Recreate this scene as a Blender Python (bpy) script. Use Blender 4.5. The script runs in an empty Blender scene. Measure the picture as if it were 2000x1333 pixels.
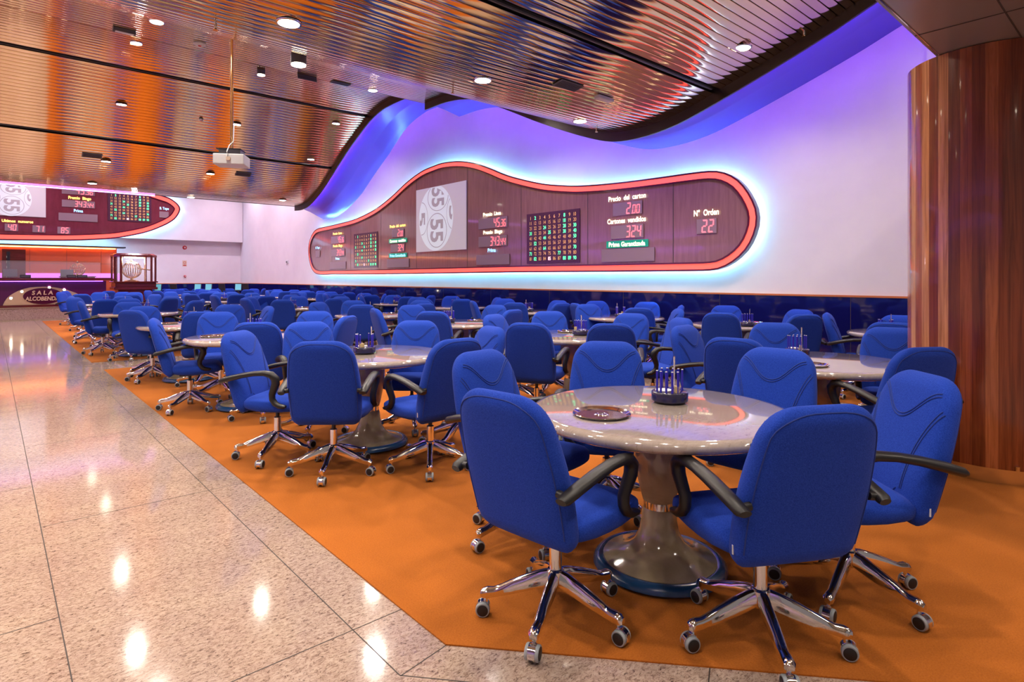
import bpy, bmesh, math, random
from mathutils import Vector, Matrix
random.seed(7)
PI = math.pi
scene = bpy.context.scene
COL = scene.collection

# ------------------------------------------------------------------ camera
CAM_H, FPX, HORIZON = 1.375, 1150.0, 543.0
YAW = math.atan2(1020, 1150)
cam_data = bpy.data.cameras.new('camera')
cam_data.sensor_width = 36.0
cam_data.lens = 36.0 * FPX / 2000.0
cam_data.shift_y = -(666.5 - HORIZON) / 2000.0
cam_data.clip_start = 0.05
cam = bpy.data.objects.new('camera', cam_data)
COL.objects.link(cam)
cam.location = (0, 0, CAM_H)
cam.rotation_euler = (PI / 2, 0, -YAW)
scene.camera = cam

# ------------------------------------------------------------------ world, exposure
world = bpy.data.worlds.new('hall_ambient')
scene.world = world
world.use_nodes = True
world.node_tree.nodes['Background'].inputs[0].default_value = (1.0, 0.84, 0.80, 1)
world.node_tree.nodes['Background'].inputs[1].default_value = 0.22
scene.view_settings.view_transform = 'Standard'
scene.view_settings.look = 'None'
scene.view_settings.gamma = 1
scene.view_settings.use_curve_mapping = False
scene.view_settings.exposure = 0.0
scene.cycles.use_denoising = True
scene.cycles.max_bounces = 8
scene.cycles.diffuse_bounces = 4
scene.cycles.glossy_bounces = 5
scene.cycles.sample_clamp_indirect = 6.0
scene.cycles.caustics_reflective = False
scene.cycles.caustics_refractive = False

LAMP_POWER = 80.0        # watts per ceiling downlight
COVE_POWER = 80.0        # emission of the violet tube in the wall cove
HALO_POWER = 85.0        # emission of the tube behind the boards

# ------------------------------------------------------------------ room numbers (metres)
WALL_X = 8.70            # long wall with the big board
EDGE_X = 7.70            # edge of the slatted ceiling
BACK_Y = 28.80
# underside of the slatted ceiling edge, (y, z); it rolls like a wave along the hall
NEAR = [(-6, 5.3), (0, 5.25), (1.2, 5.0), (2.28, 4.59), (2.82, 4.37), (3.58, 4.10), (4.47, 3.81), (4.98, 3.67), (5.53, 3.60),
        (6.14, 3.62), (6.75, 3.80), (7.86, 4.26), (9.22, 4.89), (10.11, 5.22), (10.9, 5.34), (11.78, 5.35)]
FAR = [(11.80, 5.86), (12.58, 5.82), (13.3, 5.82), (13.9, 5.77), (14.5, 5.62), (15.24, 5.30), (16.02, 4.92), (16.85, 4.46), (17.78, 3.98),
       (18.61, 3.69), (19.2, 3.62), (19.75, 3.64)]

def spline(pts, y):
    n = len(pts)
    y = max(pts[0][0], min(pts[-1][0], y))
    for i in range(n - 1):
        if pts[i][0] <= y <= pts[i + 1][0]:
            break
    y0, z0 = pts[i]; y1, z1 = pts[i + 1]
    m0 = (z1 - pts[i - 1][1]) / (y1 - pts[i - 1][0]) if i > 0 else (z1 - z0) / (y1 - y0)
    m1 = (pts[i + 2][1] - z0) / (pts[i + 2][0] - y0) if i + 2 < n else (z1 - z0) / (y1 - y0)
    h = y1 - y0; t = (y - y0) / h
    return ((2*t**3 - 3*t*t + 1) * z0 + (t**3 - 2*t*t + t) * h * m0 + (-2*t**3 + 3*t*t) * z1 + (t**3 - t*t) * h * m1)

def edge_z(y):
    return spline(NEAR, y) if y < 11.79 else spline(FAR, y)

SLAT_UP = 0.15
def slat_z(y):
    return edge_z(y) + SLAT_UP

# ------------------------------------------------------------------ measuring from the photograph: a pixel's ray cut with a real plane
SN, CS = math.sin(YAW), math.cos(YAW)
def ray(px, py):
    r = (px - 1000) / FPX
    return SN + r * CS, CS - r * SN, (HORIZON - py) / FPX
def on_wall(px, py, X):
    x, y, z = ray(px, py); d = X / x
    return y * d, CAM_H + z * d
def on_back(px, py, Y):
    x, y, z = ray(px, py); d = Y / y
    return x * d, CAM_H + z * d
def on_level(px, py, Z):
    x, y, z = ray(px, py); d = (Z - CAM_H) / z
    return x * d, y * d
def on_ceiling(px, py):
    x, y, z = ray(px, py); d = 0.5
    while d < 30 and CAM_H + z * d < slat_z(y * d):
        d += 0.01
    return x * d, y * d
def to_px(X, Y, Z):
    d = X * SN + Y * CS; l = X * CS - Y * SN
    return 1000 + FPX * l / d, HORIZON - FPX * (Z - CAM_H) / d

# ------------------------------------------------------------------ materials
def mat(name, color, rough=0.5, metal=0.0, coat=0.0, emit=None, estr=0.0, spec=0.5, sheen=0.0):
    m = bpy.data.materials.new(name); m.use_nodes = True
    b = m.node_tree.nodes['Principled BSDF']
    b.inputs['Base Color'].default_value = (*color, 1)
    b.inputs['Roughness'].default_value = rough
    b.inputs['Metallic'].default_value = metal
    b.inputs['Coat Weight'].default_value = coat
    b.inputs['Coat Roughness'].default_value = 0.06
    b.inputs['Specular IOR Level'].default_value = spec
    b.inputs['Sheen Weight'].default_value = sheen
    if emit:
        b.inputs['Emission Color'].default_value = (*emit, 1)
        b.inputs['Emission Strength'].default_value = estr
    m['b'] = b.name
    return m

def node(m, kind, **kw):
    n = m.node_tree.nodes.new(kind)
    for k, v in kw.items():
        if k in n.inputs: n.inputs[k].default_value = v
        else: setattr(n, k, v)
    return n
def link(m, a, b): m.node_tree.links.new(a, b)
def bsdf(m): return m.node_tree.nodes['Principled BSDF']
def ramp(m, fac, stops):
    r = node(m, 'ShaderNodeValToRGB')
    el = r.color_ramp.elements
    while len(el) < len(stops): el.new(0.5)
    for e, (p, c) in zip(el, stops):
        e.position = p; e.color = (*c, 1)
    link(m, fac, r.inputs[0])
    return r.outputs[0]
def coords(m, scale=(1, 1, 1), rot=(0, 0, 0)):
    t = node(m, 'ShaderNodeTexCoord'); mp = node(m, 'ShaderNodeMapping')
    mp.inputs['Scale'].default_value = scale; mp.inputs['Rotation'].default_value = rot
    link(m, t.outputs['Object'], mp.inputs[0])
    return mp.outputs[0]
def noise(m, vec, scale, detail=4, rough=0.6, dist=0.0):
    n = node(m, 'ShaderNodeTexNoise', Scale=scale, Detail=detail, Roughness=rough, Distortion=dist)
    link(m, vec, n.inputs['Vector'])
    return n.outputs['Fac']
def bump(m, h, strength, dist=0.002):
    b = node(m, 'ShaderNodeBump', Strength=strength, Distance=dist)
    link(m, h, b.inputs['Height']); link(m, b.outputs[0], bsdf(m).inputs['Normal'])
def mix(m, fac, a, b, mode='MIX'):
    n = node(m, 'ShaderNodeMix', data_type='RGBA', blend_type=mode)
    if isinstance(fac, float): n.inputs[0].default_value = fac
    else: link(m, fac, n.inputs[0])
    for s, v in ((6, a), (7, b)):
        if isinstance(v, tuple): n.inputs[s].default_value = (*v, 1)
        else: link(m, v, n.inputs[s])
    return n.outputs[2]

M = {}
# blue wool upholstery
m = M['fabric'] = mat('blue_wool', (0.010, 0.04, 0.33), 0.9, sheen=0.12, spec=0.1)
c = coords(m); f = noise(m, c, 260, 2, 0.7)
link(m, ramp(m, f, [(0.25, (0.007, 0.030, 0.25)), (0.75, (0.023, 0.070, 0.48))]), bsdf(m).inputs['Base Color'])
bsdf(m).inputs['Sheen Tint'].default_value = (0.45, 0.5, 1, 1)
bump(m, f, 0.5, 0.0015)
M['seam'] = mat('blue_seam_thread', (0.008, 0.03, 0.22), 0.8)
M['label_cloth'] = mat('grey_cloth_label', (0.6, 0.6, 0.65), 0.7)
M['plastic'] = mat('black_arm_plastic', (0.012, 0.010, 0.010), 0.40, spec=0.4)
M['rubber'] = mat('black_wheel_disc', (0.012, 0.011, 0.012), 0.5)
M['tyre'] = mat('grey_tyre', (0.30, 0.32, 0.34), 0.5)
M['chrome'] = mat('polished_chrome', (0.80, 0.78, 0.78), 0.08, 1.0)
M['brass'] = mat('polished_brass', (0.85, 0.60, 0.28), 0.15, 1.0)
# beige marble of the tables
m = M['marble'] = mat('beige_marble', (0.5, 0.4, 0.32), 0.05, coat=1.0, spec=0.7)
c = coords(m, (1, 2.4, 1), (0, 0, 0.5)); f = noise(m, c, 22, 8, 0.75, 0.6)
link(m, ramp(m, f, [(0.30, (0.20, 0.15, 0.12)), (0.42, (0.35, 0.275, 0.235)), (0.7, (0.42, 0.345, 0.30))]), bsdf(m).inputs['Base Color'])
m = M['marble_leg'] = mat('tan_marble_leg', (0.4, 0.3, 0.2), 0.10, coat=0.6)
c = coords(m); f = noise(m, c, 6, 6, 0.6, 0.6)
link(m, ramp(m, f, [(0.3, (0.30, 0.22, 0.13)), (0.7, (0.46, 0.36, 0.24))]), bsdf(m).inputs['Base Color'])
M['blue_ring'] = mat('blue_lacquer_ring', (0.012, 0.06, 0.17), 0.25, coat=0.5)
# carpet
m = M['carpet'] = mat('orange_carpet', (0.62, 0.17, 0.015), 0.95, sheen=0.2, spec=0.1)
c = coords(m); f = noise(m, c, 150, 3, 0.8); g = noise(m, c, 1.1, 3, 0.6)
a = ramp(m, f, [(0.3, (0.37, 0.092, 0.009)), (0.7, (0.54, 0.152, 0.018))])
b = ramp(m, g, [(0.3, (0.80, 0.80, 0.80)), (0.7, (1, 1, 1))])
link(m, mix(m, 1.0, a, b, 'MULTIPLY'), bsdf(m).inputs['Base Color'])
bump(m, f, 0.7, 0.003)
bsdf(m).inputs['Sheen Tint'].default_value = (1, 0.6, 0.3, 1)
# granite floor
def granite(name, rough):
    m = mat(name, (0.6, 0.45, 0.36), rough, coat=0.0, spec=0.75)
    c = coords(m, (1, 1.9, 1), (0, 0, 0.35))
    f = noise(m, c, 42, 8, 0.82, 0.9); g = noise(m, c, 2.2, 4, 0.6, 0.4); k = noise(m, c, 60, 5, 0.75, 0.6)
    a = ramp(m, f, [(0.36, (0.09, 0.055, 0.045)), (0.44, (0.34, 0.23, 0.185)), (0.52, (0.50, 0.37, 0.305)), (0.68, (0.59, 0.47, 0.395))])
    s = ramp(m, k, [(0.36, (0.08, 0.05, 0.045)), (0.43, (1, 1, 1))])
    t = ramp(m, g, [(0.3, (0.86, 0.80, 0.78)), (0.7, (1.0, 0.97, 0.90))])
    x = mix(m, 0.8, a, s, 'MULTIPLY'); y = mix(m, 1.0, x, t, 'MULTIPLY')
    link(m, y, bsdf(m).inputs['Base Color'])
    return m
M['granite'] = granite('polished_granite', 0.09)
M['granite_step'] = granite('granite_plinth', 0.25)
M['joint'] = mat('dark_joint', (0.05, 0.035, 0.03), 0.7)
# walls
m = M['wall'] = mat('white_plaster', (0.72, 0.68, 0.71), 0.75)
f = noise(m, coords(m), 1.3, 5, 0.6)
link(m, ramp(m, f, [(0.3, (0.74, 0.67, 0.71)), (0.7, (0.80, 0.735, 0.77))]), bsdf(m).inputs['Base Color'])
M['wainscot'] = mat('dark_blue_gloss_panel', (0.006, 0.006, 0.085), 0.035, coat=0.3, spec=0.7)
M['rail'] = mat('wooden_rail', (0.55, 0.16, 0.05), 0.35)
# ceiling
m = M['slat'] = mat('bronze_mirror_slat', (0.77, 0.61, 0.41), 0.075, 1.0)
M['void'] = mat('black_ceiling_sheet', (0.012, 0.009, 0.008), 0.9)
M['fascia'] = mat('dark_brown_fascia', (0.035, 0.025, 0.024), 0.35, 0.3)
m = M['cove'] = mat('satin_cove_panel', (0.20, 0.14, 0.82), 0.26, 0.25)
M['soffit'] = mat('bronze_metal_panel', (0.36, 0.32, 0.31), 0.3, 0.5)
M['cove_tube'] = mat('violet_tube', (0.3, 0.2, 1), 0.5, emit=(0.24, 0.07, 1.0), estr=COVE_POWER)
M['end_tube'] = mat('magenta_tube', (0.6, 0.2, 1), 0.5, emit=(0.62, 0.22, 1.0), estr=9.0)
M['halo_tube'] = mat('cyan_tube', (0.5, 0.8, 1), 0.5, emit=(0.20, 0.68, 1.0), estr=HALO_POWER)
M['lamp'] = mat('lamp_diffuser', (1, 1, 1), 0.5, emit=(1.0, 0.88, 0.68), estr=26.0)
M['counter_tube'] = mat('counter_violet_tube', (0.3, 0.2, 1), 0.5, emit=(0.24, 0.07, 1.0), estr=9.0)
M['violet_wash'] = mat('violet_fill_tube', (0.4, 0.2, 1), 0.5, emit=(0.42, 0.11, 1.0), estr=260.0)  # unseen tubes added for violet ambient and reflections in the board
M['violet_wash_low'] = mat('violet_fill_tube_front', (0.4, 0.2, 1), 0.5, emit=(0.40, 0.16, 1.0), estr=30.0)
M['white'] = mat('white_enamel', (0.75, 0.74, 0.75), 0.35)
M['grey'] = mat('grey_plastic', (0.11, 0.11, 0.12), 0.45)
M['black'] = mat('black_plastic', (0.015, 0.015, 0.02), 0.4)
# column veneer: planks by angle
m = M['column'] = mat('cherry_plank_veneer', (0.3, 0.1, 0.04), 0.24, coat=0.55)
t = node(m, 'ShaderNodeTexCoord'); sp = node(m, 'ShaderNodeSeparateXYZ'); link(m, t.outputs['Object'], sp.inputs[0])
at = node(m, 'ShaderNodeMath', operation='ARCTAN2'); link(m, sp.outputs[1], at.inputs[0]); link(m, sp.outputs[0], at.inputs[1])
mu = node(m, 'ShaderNodeMath', operation='MULTIPLY'); link(m, at.outputs[0], mu.inputs[0]); mu.inputs[1].default_value = 44 / (2 * PI)
fl = node(m, 'ShaderNodeMath', operation='FLOOR'); link(m, mu.outputs[0], fl.inputs[0])
wn = node(m, 'ShaderNodeTexWhiteNoise', noise_dimensions='1D'); link(m, fl.outputs[0], wn.inputs['W'])
base = ramp(m, wn.outputs['Value'], [(0.0, (0.20, 0.040, 0.012)), (0.35, (0.36, 0.085, 0.026)), (0.7, (0.50, 0.155, 0.052)), (0.95, (0.70, 0.32, 0.14))])
gr = noise(m, coords(m, (38, 38, 1.4)), 1.0, 6, 0.65, 0.7)
grain = ramp(m, gr, [(0.32, (0.45, 0.38, 0.33)), (0.62, (1, 1, 1))])
fr = node(m, 'ShaderNodeMath', operation='FRACT'); link(m, mu.outputs[0], fr.inputs[0])
sm = ramp(m, fr.outputs[0], [(0.0, (0.35, 0.3, 0.3)), (0.035, (1, 1, 1))])
link(m, mix(m, 1.0, mix(m, 1.0, base, grain, 'MULTIPLY'), sm, 'MULTIPLY'), bsdf(m).inputs['Base Color'])
def wood(name, c1, c2, rough, sc=(3, 3, 40)):
    m = mat(name, c1, rough, coat=0.3)
    f = noise(m, coords(m, sc), 1.0, 5, 0.6, 0.5)
    link(m, ramp(m, f, [(0.3, c1), (0.7, c2)]), bsdf(m).inputs['Base Color'])
    return m
M['board_wood'] = wood('brown_board_veneer', (0.24, 0.110, 0.105), (0.32, 0.155, 0.145), 0.2, (20, 20, 1.5)); bsdf(M['board_wood']).inputs['Coat Weight'].default_value = 1.0
M['board_wood2'] = wood('burgundy_board_panel', (0.15, 0.018, 0.034), (0.20, 0.028, 0.050), 0.3, (8, 8, 2))
M['number_panel'] = mat('dark_number_glass', (0.085, 0.026, 0.055), 0.25)
M['red_wood'] = wood('dark_red_polished_wood', (0.085, 0.008, 0.010), (0.14, 0.018, 0.016), 0.15, (2, 2, 14))
M['trim_red'] = mat('dark_red_gloss_trim', (0.10, 0.008, 0.03), 0.12, coat=0.6)
M['neon'] = mat('red_light_band', (0.8, 0.1, 0.08), 0.3, emit=(1.0, 0.105, 0.075), estr=1.35)
M['window'] = mat('grey_display_window', (0.30, 0.20, 0.23), 0.35)
M['digit'] = mat('red_digit_segment', (0.9, 0.2, 0.2), 0.4, emit=(1.0, 0.16, 0.20), estr=1.5)
M['cream_txt'] = mat('cream_lit_letters', (1, 1, 0.7), 0.4, emit=(1.0, 0.92, 0.58), estr=2.0)
M['yellow_txt'] = mat('yellow_lit_letters', (1, 0.9, 0.3), 0.4, emit=(1.0, 0.62, 0.10), estr=2.2)
M['blue_txt'] = mat('blue_lit_letters', (0.5, 0.8, 1), 0.4, emit=(0.22, 0.58, 1.0), estr=2.0)
M['green_num'] = mat('green_lit_number', (0.2, 1, 0.5), 0.4, emit=(0.06, 0.85, 0.30), estr=1.7)
M['amber_num'] = mat('amber_unlit_number', (0.7, 0.4, 0.15), 0.5, emit=(0.75, 0.38, 0.12), estr=0.75)
M['pink_num'] = mat('pink_lit_number', (1, 0.7, 0.7), 0.4, emit=(1.0, 0.55, 0.50), estr=1.6)
M['green_plate'] = mat('green_lit_caption_plate', (0, 0.25, 0.15), 0.4, emit=(0.0, 0.16, 0.10), estr=1.0)
M['gold_letter'] = mat('gold_letter_metal', (0.90, 0.66, 0.42), 0.4, 0.35)
M['screen'] = mat('projection_screen', (0.55, 0.51, 0.53), 0.8, emit=(0.72, 0.60, 0.64), estr=0.25)  # projector's light put into the glow of screen and ball
M['ball'] = mat('projected_ball_white', (0.62, 0.64, 0.66), 0.8, emit=(0.8, 0.86, 0.95), estr=0.36)
M['ball_grey'] = mat('projected_ball_grey', (0.42, 0.37, 0.39), 0.8, emit=(0.5, 0.42, 0.46), estr=0.2)
M['orange_wall'] = mat('orange_lacquer_panel', (0.60, 0.12, 0.05), 0.25, coat=0.2)
M['warm_tube'] = mat('warm_tube', (1, 0.5, 0.2), 0.5, emit=(1.0, 0.36, 0.10), estr=24.0)
M['magenta_strip'] = mat('magenta_lit_panel', (0.8, 0.3, 0.9), 0.4, emit=(0.75, 0.20, 0.95), estr=0.9)
M['desk_front'] = mat('deep_purple_desk_gloss', (0.11, 0.008, 0.085), 0.18, coat=0.5)
M['cream_metal'] = mat('brushed_gold_sheet', (0.85, 0.66, 0.40), 0.30, 0.6)
M['glass'] = mat('clear_glass', (0.9, 0.95, 0.95), 0.0)
b = bsdf(M['glass']); b.inputs['Alpha'].default_value = 0.12; b.inputs['Roughness'].default_value = 0.02
M['cyan_screen'] = mat('cyan_monitor_screen', (0.15, 0.45, 0.5), 0.3, emit=(0.10, 0.38, 0.44), estr=0.6)
M['pen_blue'] = mat('blue_marker_barrel', (0.03, 0.02, 0.42), 0.3)
M['caddy'] = mat('navy_caddy_base', (0.02, 0.016, 0.045), 0.18, coat=0.5)
M['tan'] = mat('tan_eraser_block', (0.50, 0.36, 0.17), 0.6)
M['pad'] = mat('white_ink_pad', (0.75, 0.7, 0.75), 0.6)
M['red'] = mat('red_paint', (0.55, 0.03, 0.03), 0.35)
M['sign_paper'] = mat('pale_sign_paper', (0.72, 0.55, 0.42), 0.7)

# ------------------------------------------------------------------ mesh helpers
def world_loc(o):
    v = Vector((0, 0, 0))
    while o is not None:
        v = v + o.location; o = o.parent
    return v
class MB:
    """collects geometry in world space; build() links it as one mesh object"""
    def __init__(s): s.v = []; s.f = []; s.m = []; s.mats = []
    def mi(s, material):
        if material not in s.mats: s.mats.append(material)
        return s.mats.index(material)
    def add(s, verts, faces, material, xf=None):
        o = len(s.v); k = s.mi(material)
        s.v += [tuple(xf @ Vector(p)) for p in verts] if xf else [tuple(p) for p in verts]
        s.f += [tuple(i + o for i in f) for f in faces]; s.m += [k] * len(faces)
        return s
    def box(s, x0, x1, y0, y1, z0, z1, material, xf=None):
        v = [(x, y, z) for z in (z0, z1) for y in (y0, y1) for x in (x0, x1)]
        return s.add(v, [(0, 2, 3, 1), (4, 5, 7, 6), (0, 1, 5, 4), (2, 6, 7, 3), (0, 4, 6, 2), (1, 3, 7, 5)], material, xf)
    def loft(s, rings, material, cap=True, closed=True, xf=None):
        n = len(rings[0]); v = [p for r in rings for p in r]; f = []
        for i in range(len(rings) - 1):
            for j in range(n if closed else n - 1):
                a = i * n + j; b = i * n + (j + 1) % n
                f.append((a, b, b + n, a + n))
        if cap and closed:
            f.append(tuple(range(n - 1, -1, -1))); f.append(tuple((len(rings) - 1) * n + j for j in range(n)))
        return s.add(v, f, material, xf)
    def lathe(s, prof, material, n=32, xf=None, c=(0, 0, 0)):
        rings = [[(c[0] + r * math.cos(2*PI*j/n), c[1] + r * math.sin(2*PI*j/n), c[2] + z) for j in range(n)] for r, z in prof]
        return s.loft(rings, material, True, True, xf)
    def tube(s, path, r, material, n=8, xf=None, closed=False):
        P = [Vector(p) for p in path]; rings = []
        L = len(P); up = Vector((0, 0, 1))
        for i, p in enumerate(P):
            a = P[(i - 1) % L] if (closed or i > 0) else p
            b = P[(i + 1) % L] if (closed or i < L - 1) else p
            t = (b - a).normalized()
            u = t.cross(up)
            if u.length < 1e-3: u = t.cross(Vector((1, 0, 0)))
            u.normalize(); w = t.cross(u)
            rr = r[i] if isinstance(r, (list, tuple)) else r
            rings.append([tuple(p + rr * (math.cos(2*PI*j/n) * u + math.sin(2*PI*j/n) * w)) for j in range(n)])
        if closed: rings.append(rings[0])
        return s.loft(rings, material, not closed, True, xf)
    def poly(s, pts, material, depth_vec=None, xf=None):
        """flat n-gon, optionally extruded along depth_vec"""
        n = len(pts)
        if depth_vec is None: return s.add(pts, [tuple(range(n))], material, xf)
        d = Vector(depth_vec); q = [tuple(Vector(p) + d) for p in pts]
        f = [tuple(range(n)), tuple(range(2*n - 1, n - 1, -1))] + [(i, n + i, n + (i + 1) % n, (i + 1) % n) for i in range(n)]
        return s.add(list(pts) + q, f, material, xf)
    def build(s, name, parent=None, smooth=False, angle=40, origin=None):
        me = bpy.data.meshes.new(name)
        off = world_loc(parent) if parent is not None else Vector((0, 0, 0))
        if origin is not None: off = off + Vector(origin)
        me.from_pydata([tuple(Vector(p) - off) for p in s.v], [], s.f)
        for mm in s.mats: me.materials.append(mm)
        for p, k in zip(me.polygons, s.m): p.material_index = k
        bm = bmesh.new(); bm.from_mesh(me); bmesh.ops.recalc_face_normals(bm, faces=bm.faces)
        if smooth:
            for f in bm.faces: f.smooth = True
            lim = math.radians(angle)
            for e in bm.edges:
                if len(e.link_faces) == 2 and e.calc_face_angle(0) > lim: e.smooth = False
        bm.to_mesh(me); bm.free(); me.update()
        o = bpy.data.objects.new(name, me); COL.objects.link(o)
        if parent is not None: o.parent = parent
        if origin is not None: o.location = origin
        return o

def tag(o, label=None, cat=None, group=None, kind=None):
    if label: o['label'] = label
    if cat: o['category'] = cat
    if group: o['group'] = group
    if kind: o['kind'] = kind
    return o
def thing(name, loc, label, cat, group=None):
    o = bpy.data.objects.new(name, None); COL.objects.link(o); o.location = loc
    o.empty_display_size = 0.1
    return tag(o, label, cat, group)
def copy_tree(o, parent=None):
    c = o.copy(); COL.objects.link(c)
    if parent is not None: c.parent = parent
    for ch in list(o.children): copy_tree(ch, c)
    return c
def struct(mb, name, smooth=False, label=None):
    o = mb.build(name, None, smooth); o['kind'] = 'structure'
    if label: o['label'] = label
    return o

_glyph = {}
def glyphs(text, bold=0.0, shear=0.0):
    """flat triangulated outline of a line of text, normalised to its own box, cap height 1"""
    k = (text, bold, shear)
    if k not in _glyph:
        cu = bpy.data.curves.new('t', 'FONT'); cu.body = text; cu.size = 1; cu.offset = bold; cu.shear = shear; cu.resolution_u = 3
        o = bpy.data.objects.new('t', cu); COL.objects.link(o)
        bpy.context.view_layer.update()
        me = bpy.data.meshes.new_from_object(o.evaluated_get(bpy.context.evaluated_depsgraph_get()))
        v = [tuple(p.co) for p in me.vertices]; f = [tuple(p.vertices) for p in me.polygons]
        bpy.data.objects.remove(o); bpy.data.curves.remove(cu); bpy.data.meshes.remove(me)
        _glyph[k] = (v, f)
    return _glyph[k]

# ================================================================== THE ROOM
g = 0.004
fl = MB(); fl.box(-7, 9.0, -6, BACK_Y + .3, -0.12, 0, M['granite']); struct(fl, 'floor', label='polished speckled granite floor')
# carpet zones
def carpet(name, pts, label):
    mb = MB(); mb.poly([(x, y, 0.0008) for x, y in pts], M['carpet'], (0, 0, 0.0052))
    o = mb.build(name); tag(o, label, 'carpet', kind='thing'); return o
carpet('carpet', [(1.275, 1.81), (3.55, -0.83), (6.25, -0.83), (6.25, 10.60), (1.275, 10.60)], 'orange carpet field under the nearest tables beside the granite walkway')
carpet('carpet', [(1.235, 11.65), (6.25, 11.65), (6.25, 23.8), (1.235, 23.8)], 'orange carpet field beyond the granite cross strip, reaching to the desk')
carpet('carpet', [(7.02, -0.83), (8.66, -0.83), (8.66, 10.60), (7.02, 10.60)], 'orange carpet runner along the blue wall panels, near half')
carpet('carpet', [(7.02, 11.65), (8.66, 11.65), (8.66, 27.5), (7.02, 27.5)], 'orange carpet runner along the blue wall panels, far half')
# joints of the granite slabs
jt = MB(); w = 0.0022
def jline(p, q):
    d = (Vector(q) - Vector(p)).normalized(); n = Vector((-d.y, d.x)) * w
    jt.poly([(p[0] + n.x, p[1] + n.y, 0.0003), (q[0] + n.x, q[1] + n.y, 0.0003), (q[0] - n.x, q[1] - n.y, 0.0003), (p[0] - n.x, p[1] - n.y, 0.0003)], M['joint'], (0, 0, 0.0004))
jline((0.21, -4), (0.21, 24.4)); jline((1.06, 1.78), (1.06, 24.4)); jline((1.06, 1.78), (3.33, -0.9)); jline((1.275, 1.81), (1.06, 1.775))
jline((-0.65, -4), (-0.65, 24.4)); jline((-1.5, -4), (-1.5, 24.4))
for y in (0.1, 2.13, 4.15, 6.2, 8.2, 10.25, 12.3, 14.3, 16.3, 18.3, 20.3, 22.3):
    jline((0.21, y), (1.06, y)); jline((1.06, y), (1.275, y)) if y > 2 else None
for y in (1.0, 3.0, 5.0, 7.05, 9.1, 11.1, 13.1, 15.1, 17.1, 19.1, 21.1, 23.1): jline((-0.65, y), (0.21, y)); jline((-1.5, y + 1), (-0.65, y + 1))
for x in (2.2, 3.1, 4.0, 4.9, 5.8): jline((x, 10.62), (x, 11.63))
jline((1.06, 10.62), (6.25, 10.62)); jline((1.9, 1.09), (1.72, 1.0)); jline((2.5, 0.4), (2.3, 0.3))
struct(jt, 'trim_1', label='thin dark joints between the granite slabs')

# long wall, back wall
w = MB()
w.box(WALL_X, WALL_X + .2, -6, BACK_Y + .2, 0, 7.2, M['wall']); struct(w, 'wall_right', label='white plaster wall carrying the large illuminated board')
w = MB(); w.box(WALL_X - .10, WALL_X, -6, 2.03, 1.135, 7.2, M['wall']); struct(w, 'wall_near', label='slightly projecting end of the white wall behind the wooden column')
w = MB(); w.box(-7, WALL_X, BACK_Y, BACK_Y + .2, 0, 7.2, M['wall'])
w.box(-7, WALL_X - 0.02, 28.42, BACK_Y, 3.0, 7.2, M['wall']); struct(w, 'wall_back', label='white end wall with a projecting upper part')
# opposite wall, outside the picture, with unseen violet tubes added to wash it
w = MB(); w.box(-7.2, -7, -6, BACK_Y + .2, 0, 7.2, M['wall']); struct(w, 'wall_left', label='white wall on the walkway side, washed violet')
w = MB(); w.tube([(-6.90, 14.0, 3.0), (-6.90, 27.5, 3.0)], .02, M['violet_wash'], 6); tag(w.build('fill_light', None, True), 'added unseen violet tube light along the walkway-side wall, far half', 'light')
w = MB(); w.tube([(-6.90, -5.5, 3.0), (-6.90, 13.9, 3.0)], .02, M['violet_wash_low'], 6); tag(w.build('fill_light', None, True), 'added unseen violet tube light along the walkway-side wall, near half', 'light')
w = MB(); w.box(-6.80, -6.77, -5.6, 27.6, 2.80, 3.25, M['white']); struct(w, 'trim_9', label='unseen strip added to screen the violet tubes')  # unseen strip added so the wall glows softly instead of the bare tube
# blue gloss dado and its rail
w = MB(); w.box(WALL_X - .035, WALL_X, -6, BACK_Y, 0, 1.115, M['wainscot']); struct(w, 'wall_right_panelling', label='glossy dark blue dado panels along the long wall')
w = MB(); w.box(4.6, WALL_X - .04, BACK_Y - .035, BACK_Y, 0, 1.115, M['wainscot']); struct(w, 'wall_back_panelling', label='glossy dark blue dado panels on the end wall')
w = MB(); w.box(WALL_X - .045, WALL_X, -6, BACK_Y, 1.115, 1.14, M['rail']); w.box(4.6, WALL_X, BACK_Y - .045, BACK_Y, 1.115, 1.14, M['rail']); struct(w, 'trim_2', label='thin wooden rail above the blue dado')
w = MB()
for k in range(15):
    y = 1.0 + k * 1.9
    w.box(WALL_X - .0365, WALL_X - .034, y, y + .006, 0, 1.115, M['joint'])
struct(w, 'trim_3')

# slatted bronze mirror ceiling: slats run across the hall, sheet rolls in waves
SLOTS = (4.31, 14.55, 16.74)
def slats(name, y0, y1, label):
    mb = MB(); y = y0; pitch = 0.10; ds = 0.005
    while y < y1:
        # advance one pitch along the arc
        s = 0; ya = y
        while s < pitch:
            dz = slat_z(min(y + ds, y1)) - slat_z(y); s += math.hypot(ds, dz); y += ds
        if any(abs((ya + y) / 2 - k) < pitch * .5 for k in SLOTS): continue
        yb = min(y, y1); za, zb = slat_z(ya), slat_z(yb)
        t = Vector((0, yb - ya, zb - za)); L = t.length
        if L < 0.05: break
        t.normalize(); nrm = Vector((0, -t.z, t.y))          # pointing up
        prof = []
        for a, h in ((0.00, .012), (0.035, .0012), (0.09, -.0002), (0.45, -.0009), (0.85, -.0002), (0.905, .0012), (0.94, .012)):
            p = Vector((0, ya, za)) + t * (a * L) + nrm * h
            prof.append((p.y, p.z))
        X0, X1 = -6.0, EDGE_X - .01
        v = [(X0, *p) for p in prof] + [(X1, *p) for p in prof]; n = len(prof)
        mb.add(v, [(i, i + 1, n + i + 1, n + i) for i in range(n - 1)], M['slat'])
    o = struct(mb, name, True, label); return o
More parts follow.
